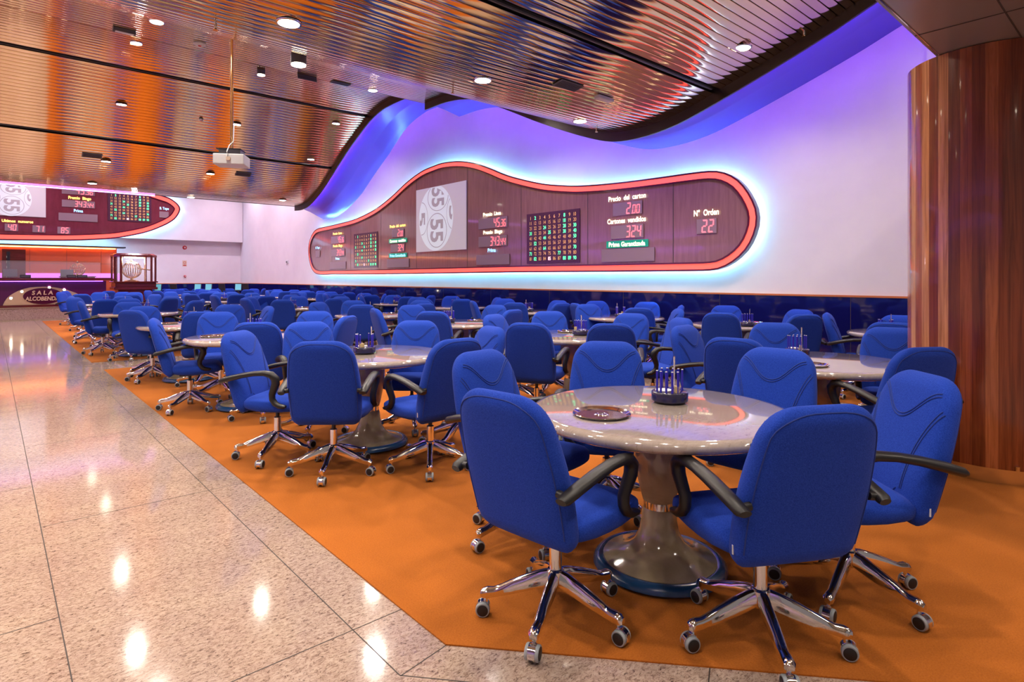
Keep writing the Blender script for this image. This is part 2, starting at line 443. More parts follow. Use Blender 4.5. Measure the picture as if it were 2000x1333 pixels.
slats('ceiling', -4.0, 11.78, 'near sheet of the wavy slatted bronze mirror ceiling')
slats('ceiling', 11.80, 19.74, 'far sheet of the wavy slatted bronze mirror ceiling')
# black sheet added over the slats to block light, fascia along the edge, violet cove over it
def strip(name, ya, yb, fn0, fn1, x0, x1, thick, material, label, step=.12, kind=True):
    n = max(2, int((yb - ya) / step)); rings = []
    for i in range(n + 1):
        y = ya + (yb - ya) * i / n; a, b = fn0(y), fn1(y)
        rings.append([(x0, y, a), (x1, y, b), (x1, y, b + thick), (x0, y, a + thick)])
    mb = MB(); mb.loft(rings, material); o = mb.build(name, None, True, 30); o['kind'] = 'structure'; o['label'] = label; return o
for ya, yb, nm in ((-4.0, 11.785, 'near'), (11.80, 19.74, 'far')):
    strip('ceiling_blackout', ya, yb, lambda y: slat_z(y) + .06, lambda y: slat_z(y) + .06, -6, EDGE_X - .02, .05, M['void'], 'black sheet added above the %s slats to block light' % nm)
    n = int((yb - ya) / .12); rings = []
    for i in range(n + 1):
        y = ya + (yb - ya) * i / n; z = edge_z(y)
        rings.append([(EDGE_X - .005, y, z), (EDGE_X + .03, y, z), (EDGE_X + .03, y, z + .24), (EDGE_X - .005, y, z + .24)])
    mb = MB(); mb.loft(rings, M['fascia']); o = mb.build('trim_4', None, True, 30); o['kind'] = 'structure'; o['label'] = 'dark curved fascia edging the %s ceiling sheet' % nm
DROP = [(11.80, 0.0), (13.2, .03), (14.2, .15), (15.2, .36), (16.87, .46), (18.3, .30), (19.5, .24), (19.74, .24)]
def drop(y):
    for (a, b), (c, d) in zip(DROP, DROP[1:]):
        if a <= y <= c: return b + (d - b) * (y - a) / (c - a)
    return .24 if y > 19 else 0
XM = 8.25
for ya, yb, f1, nm in ((-4.0, 11.78, lambda y: edge_z(y) + .02, 'near'), (11.80, 19.74, lambda y: edge_z(y) + .02 - drop(y), 'far')):
    f0 = lambda y: edge_z(y) + .17
    fm = (lambda f1: lambda y: (edge_z(y) + .16) * .5 + (f1(y) + .04) * .5)(f1)
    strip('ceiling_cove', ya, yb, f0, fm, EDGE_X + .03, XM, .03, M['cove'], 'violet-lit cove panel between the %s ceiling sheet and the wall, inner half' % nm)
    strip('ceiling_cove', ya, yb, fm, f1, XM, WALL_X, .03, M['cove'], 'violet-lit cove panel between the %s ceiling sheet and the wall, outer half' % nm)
    # tube light lying just behind the fascia lip
    n = int((yb - ya - .2) / .2)
    path = [(EDGE_X + .055, ya + .1 + (yb - ya - .2) * i / n, 0) for i in range(n + 1)]
    path = [(x - .008, y, edge_z(y) + .105) for x, y, _ in path]
    mb = MB(); mb.tube(path, .012, M['cove_tube'], 6)
    tag(mb.build('cove_light', None, True), 'violet tube light hidden behind the curved fascia of the %s ceiling sheet' % nm, 'light')
# thin joints across the cove panels
jn = MB(); y = 2.2
while y < 11.5:
    z0 = edge_z(y); jn.box(EDGE_X + .04, XM, y, y + .006, z0 + .07, z0 + .072, M['joint']) if False else None
    y += .5
# ends: step riser and far end lip with its magenta light
w = MB(); w.box(-6, EDGE_X, 11.782, 11.798, 5.50, 6.02, M['slat']); struct(w, 'trim_5', label='riser where the ceiling steps up')
zl = edge_z(19.74)
w = MB(); w.box(-6, EDGE_X + .03, 19.745, 19.785, zl + SLAT_UP - .01, zl + .5, M['fascia']); struct(w, 'trim_6', label='lip at the far end of the slatted ceiling')
w = MB(); w.tube([(-5.9, 19.75, zl + SLAT_UP - .024), (3.6, 19.75, zl + SLAT_UP - .024)], .014, M['end_tube'], 6)
tag(w.build('edge_light', None, True), 'magenta tube light along the far lip of the slatted ceiling', 'light')
# higher plain ceiling beyond and above
w = MB(); w.box(-7, WALL_X + .2, -6, BACK_Y + .2, 7.2, 7.3, M['void']); struct(w, 'ceiling_roof', label='roof above the hanging ceiling')
w = MB(); w.box(-7, WALL_X, 19.9, BACK_Y, 6.0, 6.05, M['wall']); struct(w, 'ceiling_far', label='plain white ceiling over the desk')

# low bronze soffit next to the column
w = MB(); w.box(2.9, WALL_X - .11, -4, 1.13, 2.95, 3.25, M['soffit'])
struct(w, 'ceiling_low', label='low bronze metal panel ceiling over the wooden column')
w = MB()
for x in (3.35, 4.5, 5.65, 6.8): w.box(x - .004, x + .004, -4, 1.128, 2.947, 2.952, M['joint'])
for y in (.67, -.5, -1.6): w.box(2.92, 8.5, y - .004, y + .004, 2.947, 2.952, M['joint'])
w.box(2.9, 8.5, 1.105, 1.112, 2.946, 2.952, M['chrome'])
struct(w, 'trim_7', label='seams of the bronze metal panels')

# wooden column
CX, CY, CR = 5.46, 0.915, .485
col_t = thing('column', (CX, CY, 0), 'large round column clad in glossy reddish wooden planks, right edge of the hall', 'column')
mb = MB(); mb.lathe([(CR, .107), (CR, 1.5), (CR, 2.945)], M['column'], 96, c=(CX, CY, 0)); mb.build('plank_cladding', col_t, True)
mb = MB(); mb.lathe([(CR - .012, 0), (CR - .012, .105)], M['chrome'], 96, c=(CX, CY, 0)); o = mb.build('kick_band', col_t, True); o['label'] = 'polished steel kick band'
mb = MB(); mb.tube([(CX - .44, CY - .23, .11), (CX - .44, CY - .23, .14)], .012, M['chrome'], 8); mb.build('bolt', col_t, True)

# ================================================================== CEILING FITTINGS
def downlight(x, y, lit=True, label=None, group=None, can=0.0):
    z = slat_z(y) - .004 - can
    t = thing('downlight', (x, y, z), label, 'ceiling lamp', group)
    mb = MB()
    if can: mb.lathe([(.085, can), (.085, 0.0), (.075, 0.0), (.075, .02)], M['grey'], 24, c=(x, y, z)); mb.build('can', t, True)
    else: mb.lathe([(.115, .004), (.112, -.006), (.096, -.008), (.092, .0)], M['chrome'], 28, c=(x, y, z)); mb.build('trim_ring', t, True)
    r = .078 if can else .093
    mb = MB(); mb.lathe([(r, .002), (r, -.010), (r * .8, -.014)], M['lamp'], 24, c=(x, y, z)); mb.build('diffuser', t, True)
    li = bpy.data.lights.new('bulb', 'SPOT'); li.energy = LAMP_POWER * 3.2 * (.75 if can else 1); li.color = (1.0, 0.89, 0.78); li.shadow_soft_size = .09
    li.spot_size = math.radians(150); li.spot_blend = .8
    lo = bpy.data.objects.new('bulb', li); COL.objects.link(lo); lo.parent = t; lo.location = (0, 0, -.03)
LIGHTS = [((564, 43), 'bright round downlight in the near ceiling trough, left one of that row'), ((943, 156), 'bright round downlight in the near ceiling trough, middle one of that row'),
 ((1133, 236), 'round downlight at the lowest point of the ceiling edge, above the board'), ((1450, 92), 'large round downlight nearest the column, at the ceiling edge'),
 ((306, 42), 'round downlight at upper left, higher one of a close pair'), ((266, 84), 'round downlight at upper left, lower one of a close pair'),
 ((237, 204), 'round downlight on the left of the far ceiling sheet, above the next lower one'), ((207, 315), 'round downlight at left, just above the left number board'),
 ((411, 339), 'round downlight left below the hanging projector'), ((462, 243), 'round downlight immediately right of the projector pole'),
 ((656, 241), 'round downlight near the curved fascia, upper one of two'), ((607, 311), 'round downlight near the curved fascia, lower one of two'),
 ((552, 391), 'round downlight at the far end of the ceiling beside the fascia tip'), ((373, 385), 'faint round downlight at the far lip of the ceiling, right of the left board'),
 ((180, 358), 'faint round downlight at the far lip of the ceiling, above the left board'), ((728, 176), 'flat oval-looking downlight near the ceiling step, right end')]
for (px, py), lab in LIGHTS:
    x, y = on_ceiling(px, py); downlight(x, y, True, lab)
x, y = on_ceiling(510, 137); downlight(x, y, True, 'surface-mounted grey can lamp, left one of two', None, .10)
x, y = on_ceiling(583, 108); downlight(x, y, True, 'surface-mounted grey can lamp, right one of two', None, .10)
k = 0
for x in (-2.6, -.2): 
    for y in (-1.5, 1.2, 3.6, 5.9, 8.4, 11.0, 13.5, 16.0, 18.6): downlight(x, y, True, 'round downlight over the granite walkway, out of frame to the left', 'walkway downlights')
for x in (2.1, 4.5, 6.95):
    for y in (-1.2, 1.2, 3.45): 
        if not (x > 6 and y > 3): downlight(x, y, True, 'round downlight overhead, above the top edge of the picture', 'overhead downlights')
for x in (2.1, 4.5, 6.95): 
    downlight(x, 8.3, True, 'round downlight hidden behind the rising ceiling wave', 'hidden downlights')

def vent(px, py, label):
    x, y = on_ceiling(px, py); z = slat_z(y); s = (slat_z(y + .05) - slat_z(y - .05)) / .1
    t = thing('ceiling_vent', (x, y, z), label, 'vent')
    xf = Matrix.Translation((x, y, z - .006)) @ Matrix.Rotation(math.atan(s), 4, 'X')
    mb = MB(); mb.box(-.20, .20, -.085, .085, -.012, 0, M['grey'], xf); mb.build('frame', t)
    mb = MB()
    for i in range(6): mb.box(-.18, .18, -.07 + i * .025, -.058 + i * .025, -.016, -.011, M['black'], xf)
    mb.build('louvre', t)
vent(600, 148, 'small rectangular grille near the ceiling step, left of its pair'); vent(665, 162, 'pale rectangular grille near the ceiling step, right of its pair')
vent(1110, 165, 'grey rectangular grille in the near ceiling above the board'); vent(180, 303, 'dark rectangular grille beside the leftmost lower downlight'); vent(475, 340, 'dark rectangular grille just right below the projector')
def box_fit(px, py, label, cat, name, sx, sy, sz, material):
    x, y = on_ceiling(px, py); z = slat_z(y)
    t = thing(name, (x, y, z), label, cat)
    mb = MB(); mb.box(x - sx, x + sx, y - sy, y + sy, z - sz, z + .0, material); mb.build('housing', t)
    mb = MB(); mb.box(x - sx * .8, x + sx * .8, y - sy * .7, y + sy * .7, z - sz - .008, z - sz, M['white']); mb.build('lens', t)
box_fit(243, 58, 'small grey box-shaped emergency lamp at upper left of the ceiling', 'emergency lamp', 'emergency_lamp', .16, .05, .05, M['grey'])
box_fit(1180, 190, 'white emergency lamp in the near ceiling above the price display', 'emergency lamp', 'emergency_lamp', .15, .045, .04, M['white'])
def round_fit(px, py, label, r=.06):
    x, y = on_ceiling(px, py); z = slat_z(y)
    t = thing('smoke_detector', (x, y, z), label, 'smoke detector')
    mb = MB(); mb.lathe([(r, 0), (r, -.02), (r * .7, -.045)], M['white'], 24, c=(x, y, z)); mb.build('housing', t, True)
    mb = MB(); mb.lathe([(r * .3, -.045), (r * .2, -.055)], M['red'], 12, c=(x, y, z)); mb.build('indicator', t, True)
round_fit(390, 84, 'white domed detector high on the left ceiling', .10); round_fit(393, 232, 'tiny white round detector left of the projector pole', .05)
def sprinkler(px, py, label):
    x, y = on_ceiling(px, py); z = slat_z(y)
    t = thing('sprinkler_head', (x, y, z), label, 'sprinkler')
    mb = MB(); mb.tube([(x, y, z + .01), (x, y, z - .05)], .012, M['chrome'], 8); mb.build('stem', t, True)
    mb = MB(); mb.lathe([(.005, -.05), (.022, -.062), (.022, -.066)], M['brass'], 12, c=(x, y, z)); mb.build('deflector', t, True)
sprinkler(421, 45, 'small dark sprinkler head at top left of the ceiling'); sprinkler(884, 172, 'small sprinkler head hanging at the ceiling trough, centre')
sprinkler(1165, 250, 'small sprinkler head at the lowest point of the ceiling edge'); sprinkler(1570, 60, 'small chrome sprinkler head near the ceiling edge, right side')

for x in (1.0, 4.5, 7.6):  # unseen lamps added to brighten the far end
    for y in (21.4, 23.6, 26.6):
        t = thing('downlight', (x, y, 5.99), 'added fill downlight in the plain ceiling over the desk, hidden by the slatted ceiling', 'ceiling lamp', 'added desk fill lamps')
        mb = MB(); mb.lathe([(.11, .004), (.11, -.008), (.09, -.006)], M['chrome'], 20, c=(x, y, 5.99)); mb.build('trim_ring', t, True)
        mb = MB(); mb.lathe([(.09, .002), (.09, -.010)], M['lamp'], 20, c=(x, y, 5.99)); mb.build('diffuser', t, True)
        li = bpy.data.lights.new('bulb', 'SPOT'); li.energy = LAMP_POWER * 4.8; li.color = (0.97, 0.80, 0.97); li.shadow_soft_size = .09; li.spot_size = math.radians(160); li.spot_blend = .8
        lo = bpy.data.objects.new('bulb', li); COL.objects.link(lo); lo.parent = t; lo.location = (0, 0, -.03)
for x, y in ((3.5, -.9), (5.6, -.9), (7.6, -.6), (3.5, -2.6)):  # unseen lamps added to brighten the carpet and column nearby
    t = thing('downlight', (x, y, 2.948), 'added fill downlight in the low bronze soffit, above the top edge of the picture', 'ceiling lamp', 'added soffit fill lamps')
    mb = MB(); mb.lathe([(.07, .004), (.07, -.006), (.055, -.004)], M['chrome'], 20, c=(x, y, 2.948)); mb.build('trim_ring', t, True)
    mb = MB(); mb.lathe([(.055, .002), (.055, -.006)], M['lamp'], 20, c=(x, y, 2.948)); mb.build('diffuser', t, True)
    li = bpy.data.lights.new('bulb', 'SPOT'); li.energy = LAMP_POWER * 1.2; li.color = (1.0, 0.87, 0.74); li.shadow_soft_size = .06; li.spot_size = math.radians(140); li.spot_blend = .8
    lo = bpy.data.objects.new('bulb', li); COL.objects.link(lo); lo.parent = t; lo.location = (0, 0, -.02)
# black service tracks in the three missing slats
for ys, lab in ((4.31, 'black service track across the near ceiling sheet'), (14.55, 'long black track line across the far ceiling sheet, nearer one'), (16.74, 'long black track line across the far ceiling sheet, farther one')):
    t = thing('ceiling_track', (0, ys, slat_z(ys)), lab, 'track')
    mb = MB(); z = slat_z(ys); mb.box(-6, 7.55, ys - .022, ys + .022, z + .0, z + .03, M['black']); mb.build('rail', t)
    mb = MB(); mb.box(-6, 7.55, ys - .006, ys + .006, z - .004, z + .0, M['grey']); mb.build('conductor', t)

# projector on its pole
PX, PY, PZ = 2.52, 8.72, 2.93
pt = thing('projector', (PX, PY, PZ), 'white projector hanging from the ceiling on a long pole', 'projector')
R = Matrix.Translation((PX, PY, PZ)) @ Matrix.Rotation(math.radians(-32), 4, 'Z')
mb = MB(); mb.box(-.20, .20, -.16, .16, 0, .145, M['white'], R); o = mb.build('housing', pt)
bv = o.modifiers.new('b', 'BEVEL'); bv.width = .012; bv.segments = 2
mb = MB(); mb.lathe([(.045, 0), (.045, .03), (.035, .034)], M['black'], 20, xf=R @ Matrix.Translation((.09, .16, .07)) @ Matrix.Rotation(-PI / 2, 4, 'X')); mb.build('lens', pt, True)
mb = MB(); mb.box(-.14, .14, -.10, .12, .146, .215, M['grey'], R); mb.box(-.17, .15, -.12, .14, .216, .226, M['black'], R); mb.build('mounting_cradle', pt)
mb = MB(); mb.tube([(PX, PY, PZ + .22), (PX, PY, slat_z(PY) + .02)], .022, M['brass'], 12); mb.build('pole', pt, True)
mb = MB(); mb.box(-.022, .03, -.185, -.16, .05, .10, M['sign_paper'], R); mb.build('connector_box', pt)
mb = MB(); mb.tube([R @ Vector(p) for p in ((.0, -.172, .10), (-.01, -.19, .16), (.0, -.12, .26), (.03, -.03, .34), (.03, -.0, .6))], .006, M['white'], 6); mb.build('cable', pt, True)
mb = MB()
for i in range(8): mb.box(-.202, -.199, -.13 + i * .033, -.115 + i * .033, .02, .12, M['grey'], R)
mb.build('side_grille', pt)

# ================================================================== THE BOARDS
class Plane:
    """a wall-parallel plane: u to the right, v up, w out of the wall"""
    def __init__(s, side, at): s.side, s.at = side, at
    def P(s, u, v, w=0.0):
        return (s.at - w, -u, v) if s.side == 'right' else (u, s.at - w, v)
    def px(s, x, y):
        if s.side == 'right':
            a, z = on_wall(x, y, s.at); return -a, z
        return on_back(x, y, s.at)

def resample(pts, n):
    """closed Catmull-Rom through pts, n points evenly spaced"""
    m = len(pts); dense = []
    for i in range(m):
        p0, p1, p2, p3 = (Vector(pts[(i + k - 1) % m]) for k in range(4))
        for j in range(12):
            t = j / 12
            dense.append(.5 * ((2 * p1) + (p2 - p0) * t + (2*p0 - 5*p1 + 4*p2 - p3) * t*t + (3*p1 - p0 - 3*p2 + p3) * t**3))
    L = [0]
    for i in range(len(dense)): L.append(L[-1] + (dense[(i + 1) % len(dense)] - dense[i]).length)
    out = []; i = 0
    for k in range(n):
        s = L[-1] * k / n
        while L[i + 1] < s: i += 1
        t = (s - L[i]) / max(1e-9, L[i + 1] - L[i])
        out.append(dense[i].lerp(dense[(i + 1) % len(dense)], t))
    return out
def inset(pts, d):
    n = len(pts); area = sum(pts[i].x * pts[(i + 1) % n].y - pts[(i + 1) % n].x * pts[i].y for i in range(n)); sg = 1 if area > 0 else -1
    out = []
    for i in range(n):
        t = (pts[(i + 1) % n] - pts[i - 1]).normalized()
        out.append(pts[i] + Vector((-t.y, t.x)) * d * sg)
    return out

SEG = {'0': 'abcdef', '1': 'bc', '2': 'abged', '3': 'abgcd', '4': 'fgbc', '5': 'afgcd', '6': 'afgedc', '7': 'abc', '8': 'abcdefg', '9': 'abcdfg'}
def seg_digit(mb, pl, ch, u, v, w_, h, out, material):
    th = h * .105; sk = .08
    x0, x1 = u, u + w_; zs = {'b': v, 'm': v + h / 2, 't': v + h}
    def q(a, b, c, d):
        pts = []
        for x, z in (a, b, c, d): pts.append(pl.P(x + (z - v) * sk, z, out))
        mb.poly(pts, material)
    gp = th * .35
    for s in SEG[ch]:
        if s == 'a': q((x0 + gp, zs['t']), (x1 - gp, zs['t']), (x1 - th, zs['t'] - th), (x0 + th, zs['t'] - th))
        if s == 'd': q((x0 + gp, zs['b']), (x1 - gp, zs['b']), (x1 - th, zs['b'] + th), (x0 + th, zs['b'] + th))
        if s == 'g': q((x0 + th, zs['m'] - th / 2), (x1 - th, zs['m'] - th / 2), (x1 - th, zs['m'] + th / 2), (x0 + th, zs['m'] + th / 2))
        if s == 'f': q((x0, zs['t'] - gp), (x0 + th, zs['t'] - th), (x0 + th, zs['m'] + gp), (x0, zs['m'] + gp))
        if s == 'b': q((x1, zs['t'] - gp), (x1 - th, zs['t'] - th), (x1 - th, zs['m'] + gp), (x1, zs['m'] + gp))
        if s == 'e': q((x0, zs['b'] + gp), (x0 + th, zs['b'] + th), (x0 + th, zs['m'] - gp), (x0, zs['m'] - gp))
        if s == 'c': q((x1, zs['b'] + gp), (x1 - th, zs['b'] + th), (x1 - th, zs['m'] - gp), (x1, zs['m'] - gp))

def caption(pl, parent, text, L, Rr, h_px, material, plate=None, out=.030, name='caption'):
    """text between two photographed points of its centre line"""
    (u0, v0), (u1, v1) = pl.px(*L), pl.px(*Rr)
    vc = (v0 + v1) / 2
    ua, va = pl.px(L[0], L[1] - h_px / 2); h = abs(va - pl.px(L[0], L[1] + h_px / 2)[1]) * 1.3
    V, F = glyphs(text, .022); x0 = min(p[0] for p in V); x1 = max(p[0] for p in V); cap = .69
    sx = (u1 - u0) / (x1 - x0); sz = h / cap
    mb = MB(); mb.add([pl.P(u0 + (p[0] - x0) * sx, vc + (p[1] - cap / 2) * sz, out) for p in V], F, material)
    o = mb.build(name, parent)
    if plate:
        mb = MB(); a = .06
        mb.poly([pl.P(u0 - a, vc - h * .8, out - .008), pl.P(u1 + a, vc - h * .8, out - .008), pl.P(u1 + a, vc + h * .8, out - .008), pl.P(u0 - a, vc + h * .8, out - .008)], plate, Vector(pl.P(0, 0, .004)) - Vector(pl.P(0, 0, 0)))
        mb.build('caption_plate', parent)
    return o

def window_display(pl, parent, xl, yt, yb, xr, text=None, pane=True, pad=.06):
    """a grey display window; digits right-aligned, digits after a point smaller"""
    (u0, v1), (_, v0) = pl.px(xl, yt), pl.px(xl, yb); u1, _ = pl.px(xr, yt)
    f = MB(); f.poly([pl.P(u0, v0, .022), pl.P(u1, v0, .022), pl.P(u1, v1, .022), pl.P(u0, v1, .022)], M['window'], Vector(pl.P(0, 0, -.01)) - Vector(pl.P(0, 0, 0)))
    o = f.build('display_window', parent)
    if text:
        mb = MB(); H_ = (v1 - v0); big = H_ * .88; small = H_ * .68
        head, dot, tail = text.partition('.')
        ws = small * .56; wb = big * .56; x = u1 - H_ * .08
        base = v0 + H_ * .06
        for ch in reversed(tail): x -= ws; seg_digit(mb, pl, ch, x - .06 * H_, base, ws * .82, small, .026, M['digit'])
        if dot:
            x -= H_ * .10; mb.poly([pl.P(x, base, .026), pl.P(x + H_ * .07, base, .026), pl.P(x + H_ * .07, base + H_ * .07, .026), pl.P(x, base + H_ * .07, .026)], M['digit'])
        for ch in reversed(head): x -= wb; seg_digit(mb, pl, ch, x - .04 * H_, base, wb * .80, big, .026, M['digit'])
        mb.build('digits', o)
    return o

LIT = {2, 8, 18, 24, 28, 30, 31, 35, 38, 40, 44, 50, 52, 64, 70, 71, 77, 82, 88, 89, 90}
def number_grid(pl, parent, tl, tr, bl, panel=None):
    (u0, v0), (u1, v1), (_, vb) = pl.px(*tl), pl.px(*tr), pl.px(*bl)
    top = (v0 + v1) / 2; du = (u1 - u0) / 9; dv = (top - vb) / 8
    h = dv * .66; a = du * .9
    bg = MB(); bg.poly([pl.P(u0 - a, vb - dv * .9, .016), pl.P(u1 + a, vb - dv * .9, .016), pl.P(u1 + a, top + dv * .9, .016), pl.P(u0 - a, top + dv * .9, .016)], M['number_panel'], Vector(pl.P(0, 0, -.006)) - Vector(pl.P(0, 0, 0)))
    gp = bg.build('number_grid', parent)
    for r in range(9):
        for c in range(10):
            n = r * 10 + c + 1
            key = 'green_num' if n in LIT else 'pink_num' if n == 85 else 'amber_num'
            V, F = glyphs(str(n), .02 if key != 'amber_num' else 0.0)
            x0 = min(p[0] for p in V); x1 = max(p[0] for p in V); sz = h / .69
            wide = min(du * .86, (x1 - x0) * sz * .8) if n > 9 else min(du * .4, (x1 - x0) * sz); sx = wide / (x1 - x0)
            uc = u0 + c * du; vc = top - r * dv
            nm_ = MB(); nm_.add([pl.P(uc + (p[0] - (x0 + x1) / 2) * sx, vc + (p[1] - .345) * sz, .020) for p in V], F, M[key])
            o = nm_.build('number', gp)
            if key != 'amber_num': o['label'] = 'lit number %d' % n

def ball_picture(pl, parent, u0, u1, v0, v1, um, uc, rx, vc, rz):
    """white screen with the projected numbered ball; u0..u1, v0..v1 the screen, (uc, vc) ball centre"""
    mb = MB(); mb.poly([pl.P(u0, v0, .030), pl.P(u1, v0, .030), pl.P(u1, v1, .030), pl.P(u0, v1, .030)], M['screen'], Vector(pl.P(0, 0, -.018)) - Vector(pl.P(0, 0, 0)))
    sc = mb.build('projection_screen', parent)
    ball = MB(); N = 64
    ball.poly([pl.P(uc + rx * math.cos(2*PI*i/N), min(v1 - .01, vc + rz * math.sin(2*PI*i/N)), .032) for i in range(N)], M['ball'])
    o = ball.build('projected_ball', sc)
    mk = MB()
    def inside(u, v):
        return ((u - uc) / rx) ** 2 + ((v - vc) / rz) ** 2 < .985 and v0 < v < v1 - .01
    def ring(cu, cv, ru, rv):
        for i in range(72):
            a, b = 2*PI*i/72, 2*PI*(i + 1)/72; t = .045
            p = [(cu + ru * k * math.cos(x), cv + rv * k * math.sin(x)) for x, k in ((a, 1), (b, 1), (b, 1 - t), (a, 1 - t))]
            if all(inside(*q) for q in p): mk.poly([pl.P(*q, .034) for q in p], M['ball_grey'])
    def fifty(cu, cv, w_, h_, txt='55'):
        # the figure 55 lying on its side (read from top to bottom)
        V, F = glyphs(txt, .03); x0 = min(p[0] for p in V); x1 = max(p[0] for p in V)
        pts = [(cu + (p[1] - .34) / .68 * w_, cv - ((p[0] - (x0 + x1) / 2) / (x1 - x0)) * h_) for p in V]
        for f in F:
            if all(inside(*pts[i]) for i in f): mk.poly([pl.P(*pts[i], .034) for i in f], M['ball_grey'])
    for cu, cv, ru, rv, w_, h_ in ((.07, -.38, .58, .53, .68, .72), (.14, .64, .60, .43, .66, .60), (-.82, .03, .37, .52, .36, .46), (1.0, .10, .36, .5, .40, .42)):
        U, Vv = uc + cu * rx, vc + cv * rz
        ring(U, Vv, ru * rx, rv * rz); fifty(U, Vv, w_ * rx, h_ * rz, '5' if abs(cu) > .5 else '55')
    mk.build('ball_figures', sc)

def board(name, pl, outline, loc, label, wood_m, depth, band=(.028, .118, .145)):
    t = thing(name, loc, label, 'number board')
    N = 260; ol = resample(outline, N)
    a, b, c = band; r1, r2, r3 = inset(ol, a), inset(ol, b), inset(ol, c)
    def ringmesh(A, B, w0, w1, m_, nm, side=True, back=None):
        mb = MB(); rings = [[pl.P(p.x, p.y, w0) for p in A], [pl.P(p.x, p.y, w1) for p in A], [pl.P(p.x, p.y, w1) for p in B], [pl.P(p.x, p.y, w0) for p in B]]
        mb.loft(rings, m_, False, True); o = mb.build(nm, t, True, 50); return o
    ringmesh(ol, r1, -depth, .02, M['trim_red'], 'outer_frame')
    ringmesh(r1, r2, -.02, .012, M['neon'], 'light_band')['label'] = 'glowing red light band'
    ringmesh(r2, r3, -.02, .03, M['trim_red'], 'inner_frame')
    # panel: star-free fan of the smooth outline, in columns
    mb = MB(); mb.poly([pl.P(p.x, p.y, 0.0) for p in r3], wood_m, Vector(pl.P(0, 0, -.02)) - Vector(pl.P(0, 0, 0)))
    o = mb.build('veneer_panel', t); md = o.modifiers.new('tri', 'TRIANGULATE')
    # light tube behind the board, a little inside its outline
    rt = inset(ol, .10); mb = MB()
    mb.tube([pl.P(p.x, p.y, -depth - .045) for p in rt[::2]], .016, M['halo_tube'], 6, closed=True)
    o = mb.build('halo_light', t, True); o['label'] = 'cyan-white tube behind the board'
    return t, r3

R1 = Plane('right', 8.52)
OUT1 = [(603, 492), (605, 471.6), (611.7, 456), (621.5, 447), (648.8, 440.4), (685.8, 431), (709, 422), (736.5, 407), (765.8, 384), (795, 356.5), (824, 335), (850, 323.4),
        (868, 317.8), (897.5, 315), (927, 318.5), (956, 328), (985, 340), (1014.5, 348.8), (1060, 358.5), (1104, 362.2), (1143, 362.2), (1208, 356.7), (1286, 346.8), (1351, 337.7),
        (1390, 333.8), (1416, 337), (1442, 350.7), (1463, 375.4), (1477, 404), (1480.5, 424.8), (1477, 450.8), (1463, 482), (1442, 505.4), (1416, 522), (1390, 528.8), (1338, 530.2),
        (1240, 531), (1156, 531.6), (1080, 532), (1000, 532.6), (920, 533.7), (850, 534.8), (760, 536), (686, 536.6), (650, 536.6), (624, 536.6), (612.5, 530), (606, 514.5)]
bt, pan = board('bingo_board', R1, [R1.px(*p) for p in OUT1], (8.52, 8.0, 2.4), 'long wave-topped brown number board with a red light band on the white wall', M['board_wood'], .08)
# seams of the veneer
mb = MB()
def seam(pl, mb, x, y0, y1):
    u, v0 = pl.px(x, y0); _, v1 = pl.px(x, y1)
    mb.poly([pl.P(u - .006, v0, .001), pl.P(u + .006, v0, .001), pl.P(u + .006, v1, .001), pl.P(u - .006, v1, .001)], M['joint'], Vector(pl.P(0, 0, .002)) - Vector(pl.P(0, 0, 0)))
for x, y0, y1 in ((648, 448, 530), (685, 440, 530), (744, 413, 529), (813.5, 352, 529), (913, 326, 527), (1018, 360, 525), (1148, 374, 525), (1315, 357, 524)): seam(R1, mb, x, y0, y1)
mb.build('panel_seams', bt)
def A_(x, y): return x / 5.128 + 600, y / 5.128 + 300
def B_(x, y): return x / 5.127 + 800, y / 5.127 + 300
def C_(x, y): return x / 3.846 + 1000, y / 3.846 + 300
cap = lambda T, f, t, l, r, h, m_, plate=None: caption(T[0], T[1], t, f(*l), f(*r), h, m_, plate)
RB = (R1, bt)
def win(T, f, l, t_, b_, r, text=None):
    x0, y0 = f(l, t_); _, y1 = f(l, b_); x1, _ = f(r, t_)
    window_display(T[0], T[1], x0, y0, y1, x1, text)
cap(RB, C_, 'Precio  del  carton', (733, 345), (1013, 314), 7.0, M['cream_txt']); win(RB, C_, 763, 378, 472, 981, '2.00')
cap(RB, C_, 'Cartones  vendidos', (724, 513), (1013, 491), 7.0, M['cream_txt']); win(RB, C_, 748, 548, 645, 992, '324')
cap(RB, C_, 'Prima Garantizada', (735, 686), (1008, 673), 6.5, M['cream_txt'], M['green_plate']); win(RB, C_, 678, 722, 817, 1074)
cap(RB, C_, 'N°  Orden', (1373, 450), (1561, 438), 8.5, M['cream_txt']); win(RB, C_, 1392, 497, 606, 1541, '22')
cap(RB, B_, 'Premio  Linea', (747, 611), (925, 598), 5.4, M['cream_txt']); win(RB, B_, 697, 660, 762, 985, '45.36')
cap(RB, B_, 'Premio  Bingo', (748, 792), (938, 779), 5.4, M['cream_txt']); win(RB, B_, 697, 838, 940, 981, '343.44')
cap(RB, B_, 'Prima', (793, 971), (873, 967), 5.4, M['blue_txt']); win(RB, B_, 675, 1020, 1118, 1005)
cap(RB, A_, 'Premio  Linea', (267, 805), (355, 797), 3.4, M['yellow_txt']); win(RB, A_, 245, 835, 907, 380, '45.36')
cap(RB, A_, 'Premio  Bingo', (268, 928), (360, 922), 3.4, M['yellow_txt']); win(RB, A_, 245, 963, 1033, 380, '343.44')
cap(RB, A_, 'Prima', (292, 1054), (330, 1053), 3.4, M['blue_txt']); win(RB, A_, 232, 1090, 1158, 392)
cap(RB, A_, 'B. Tope', (92, 946), (132, 942), 3.2, M['blue_txt']); win(RB, A_, 90, 975, 1040, 132)
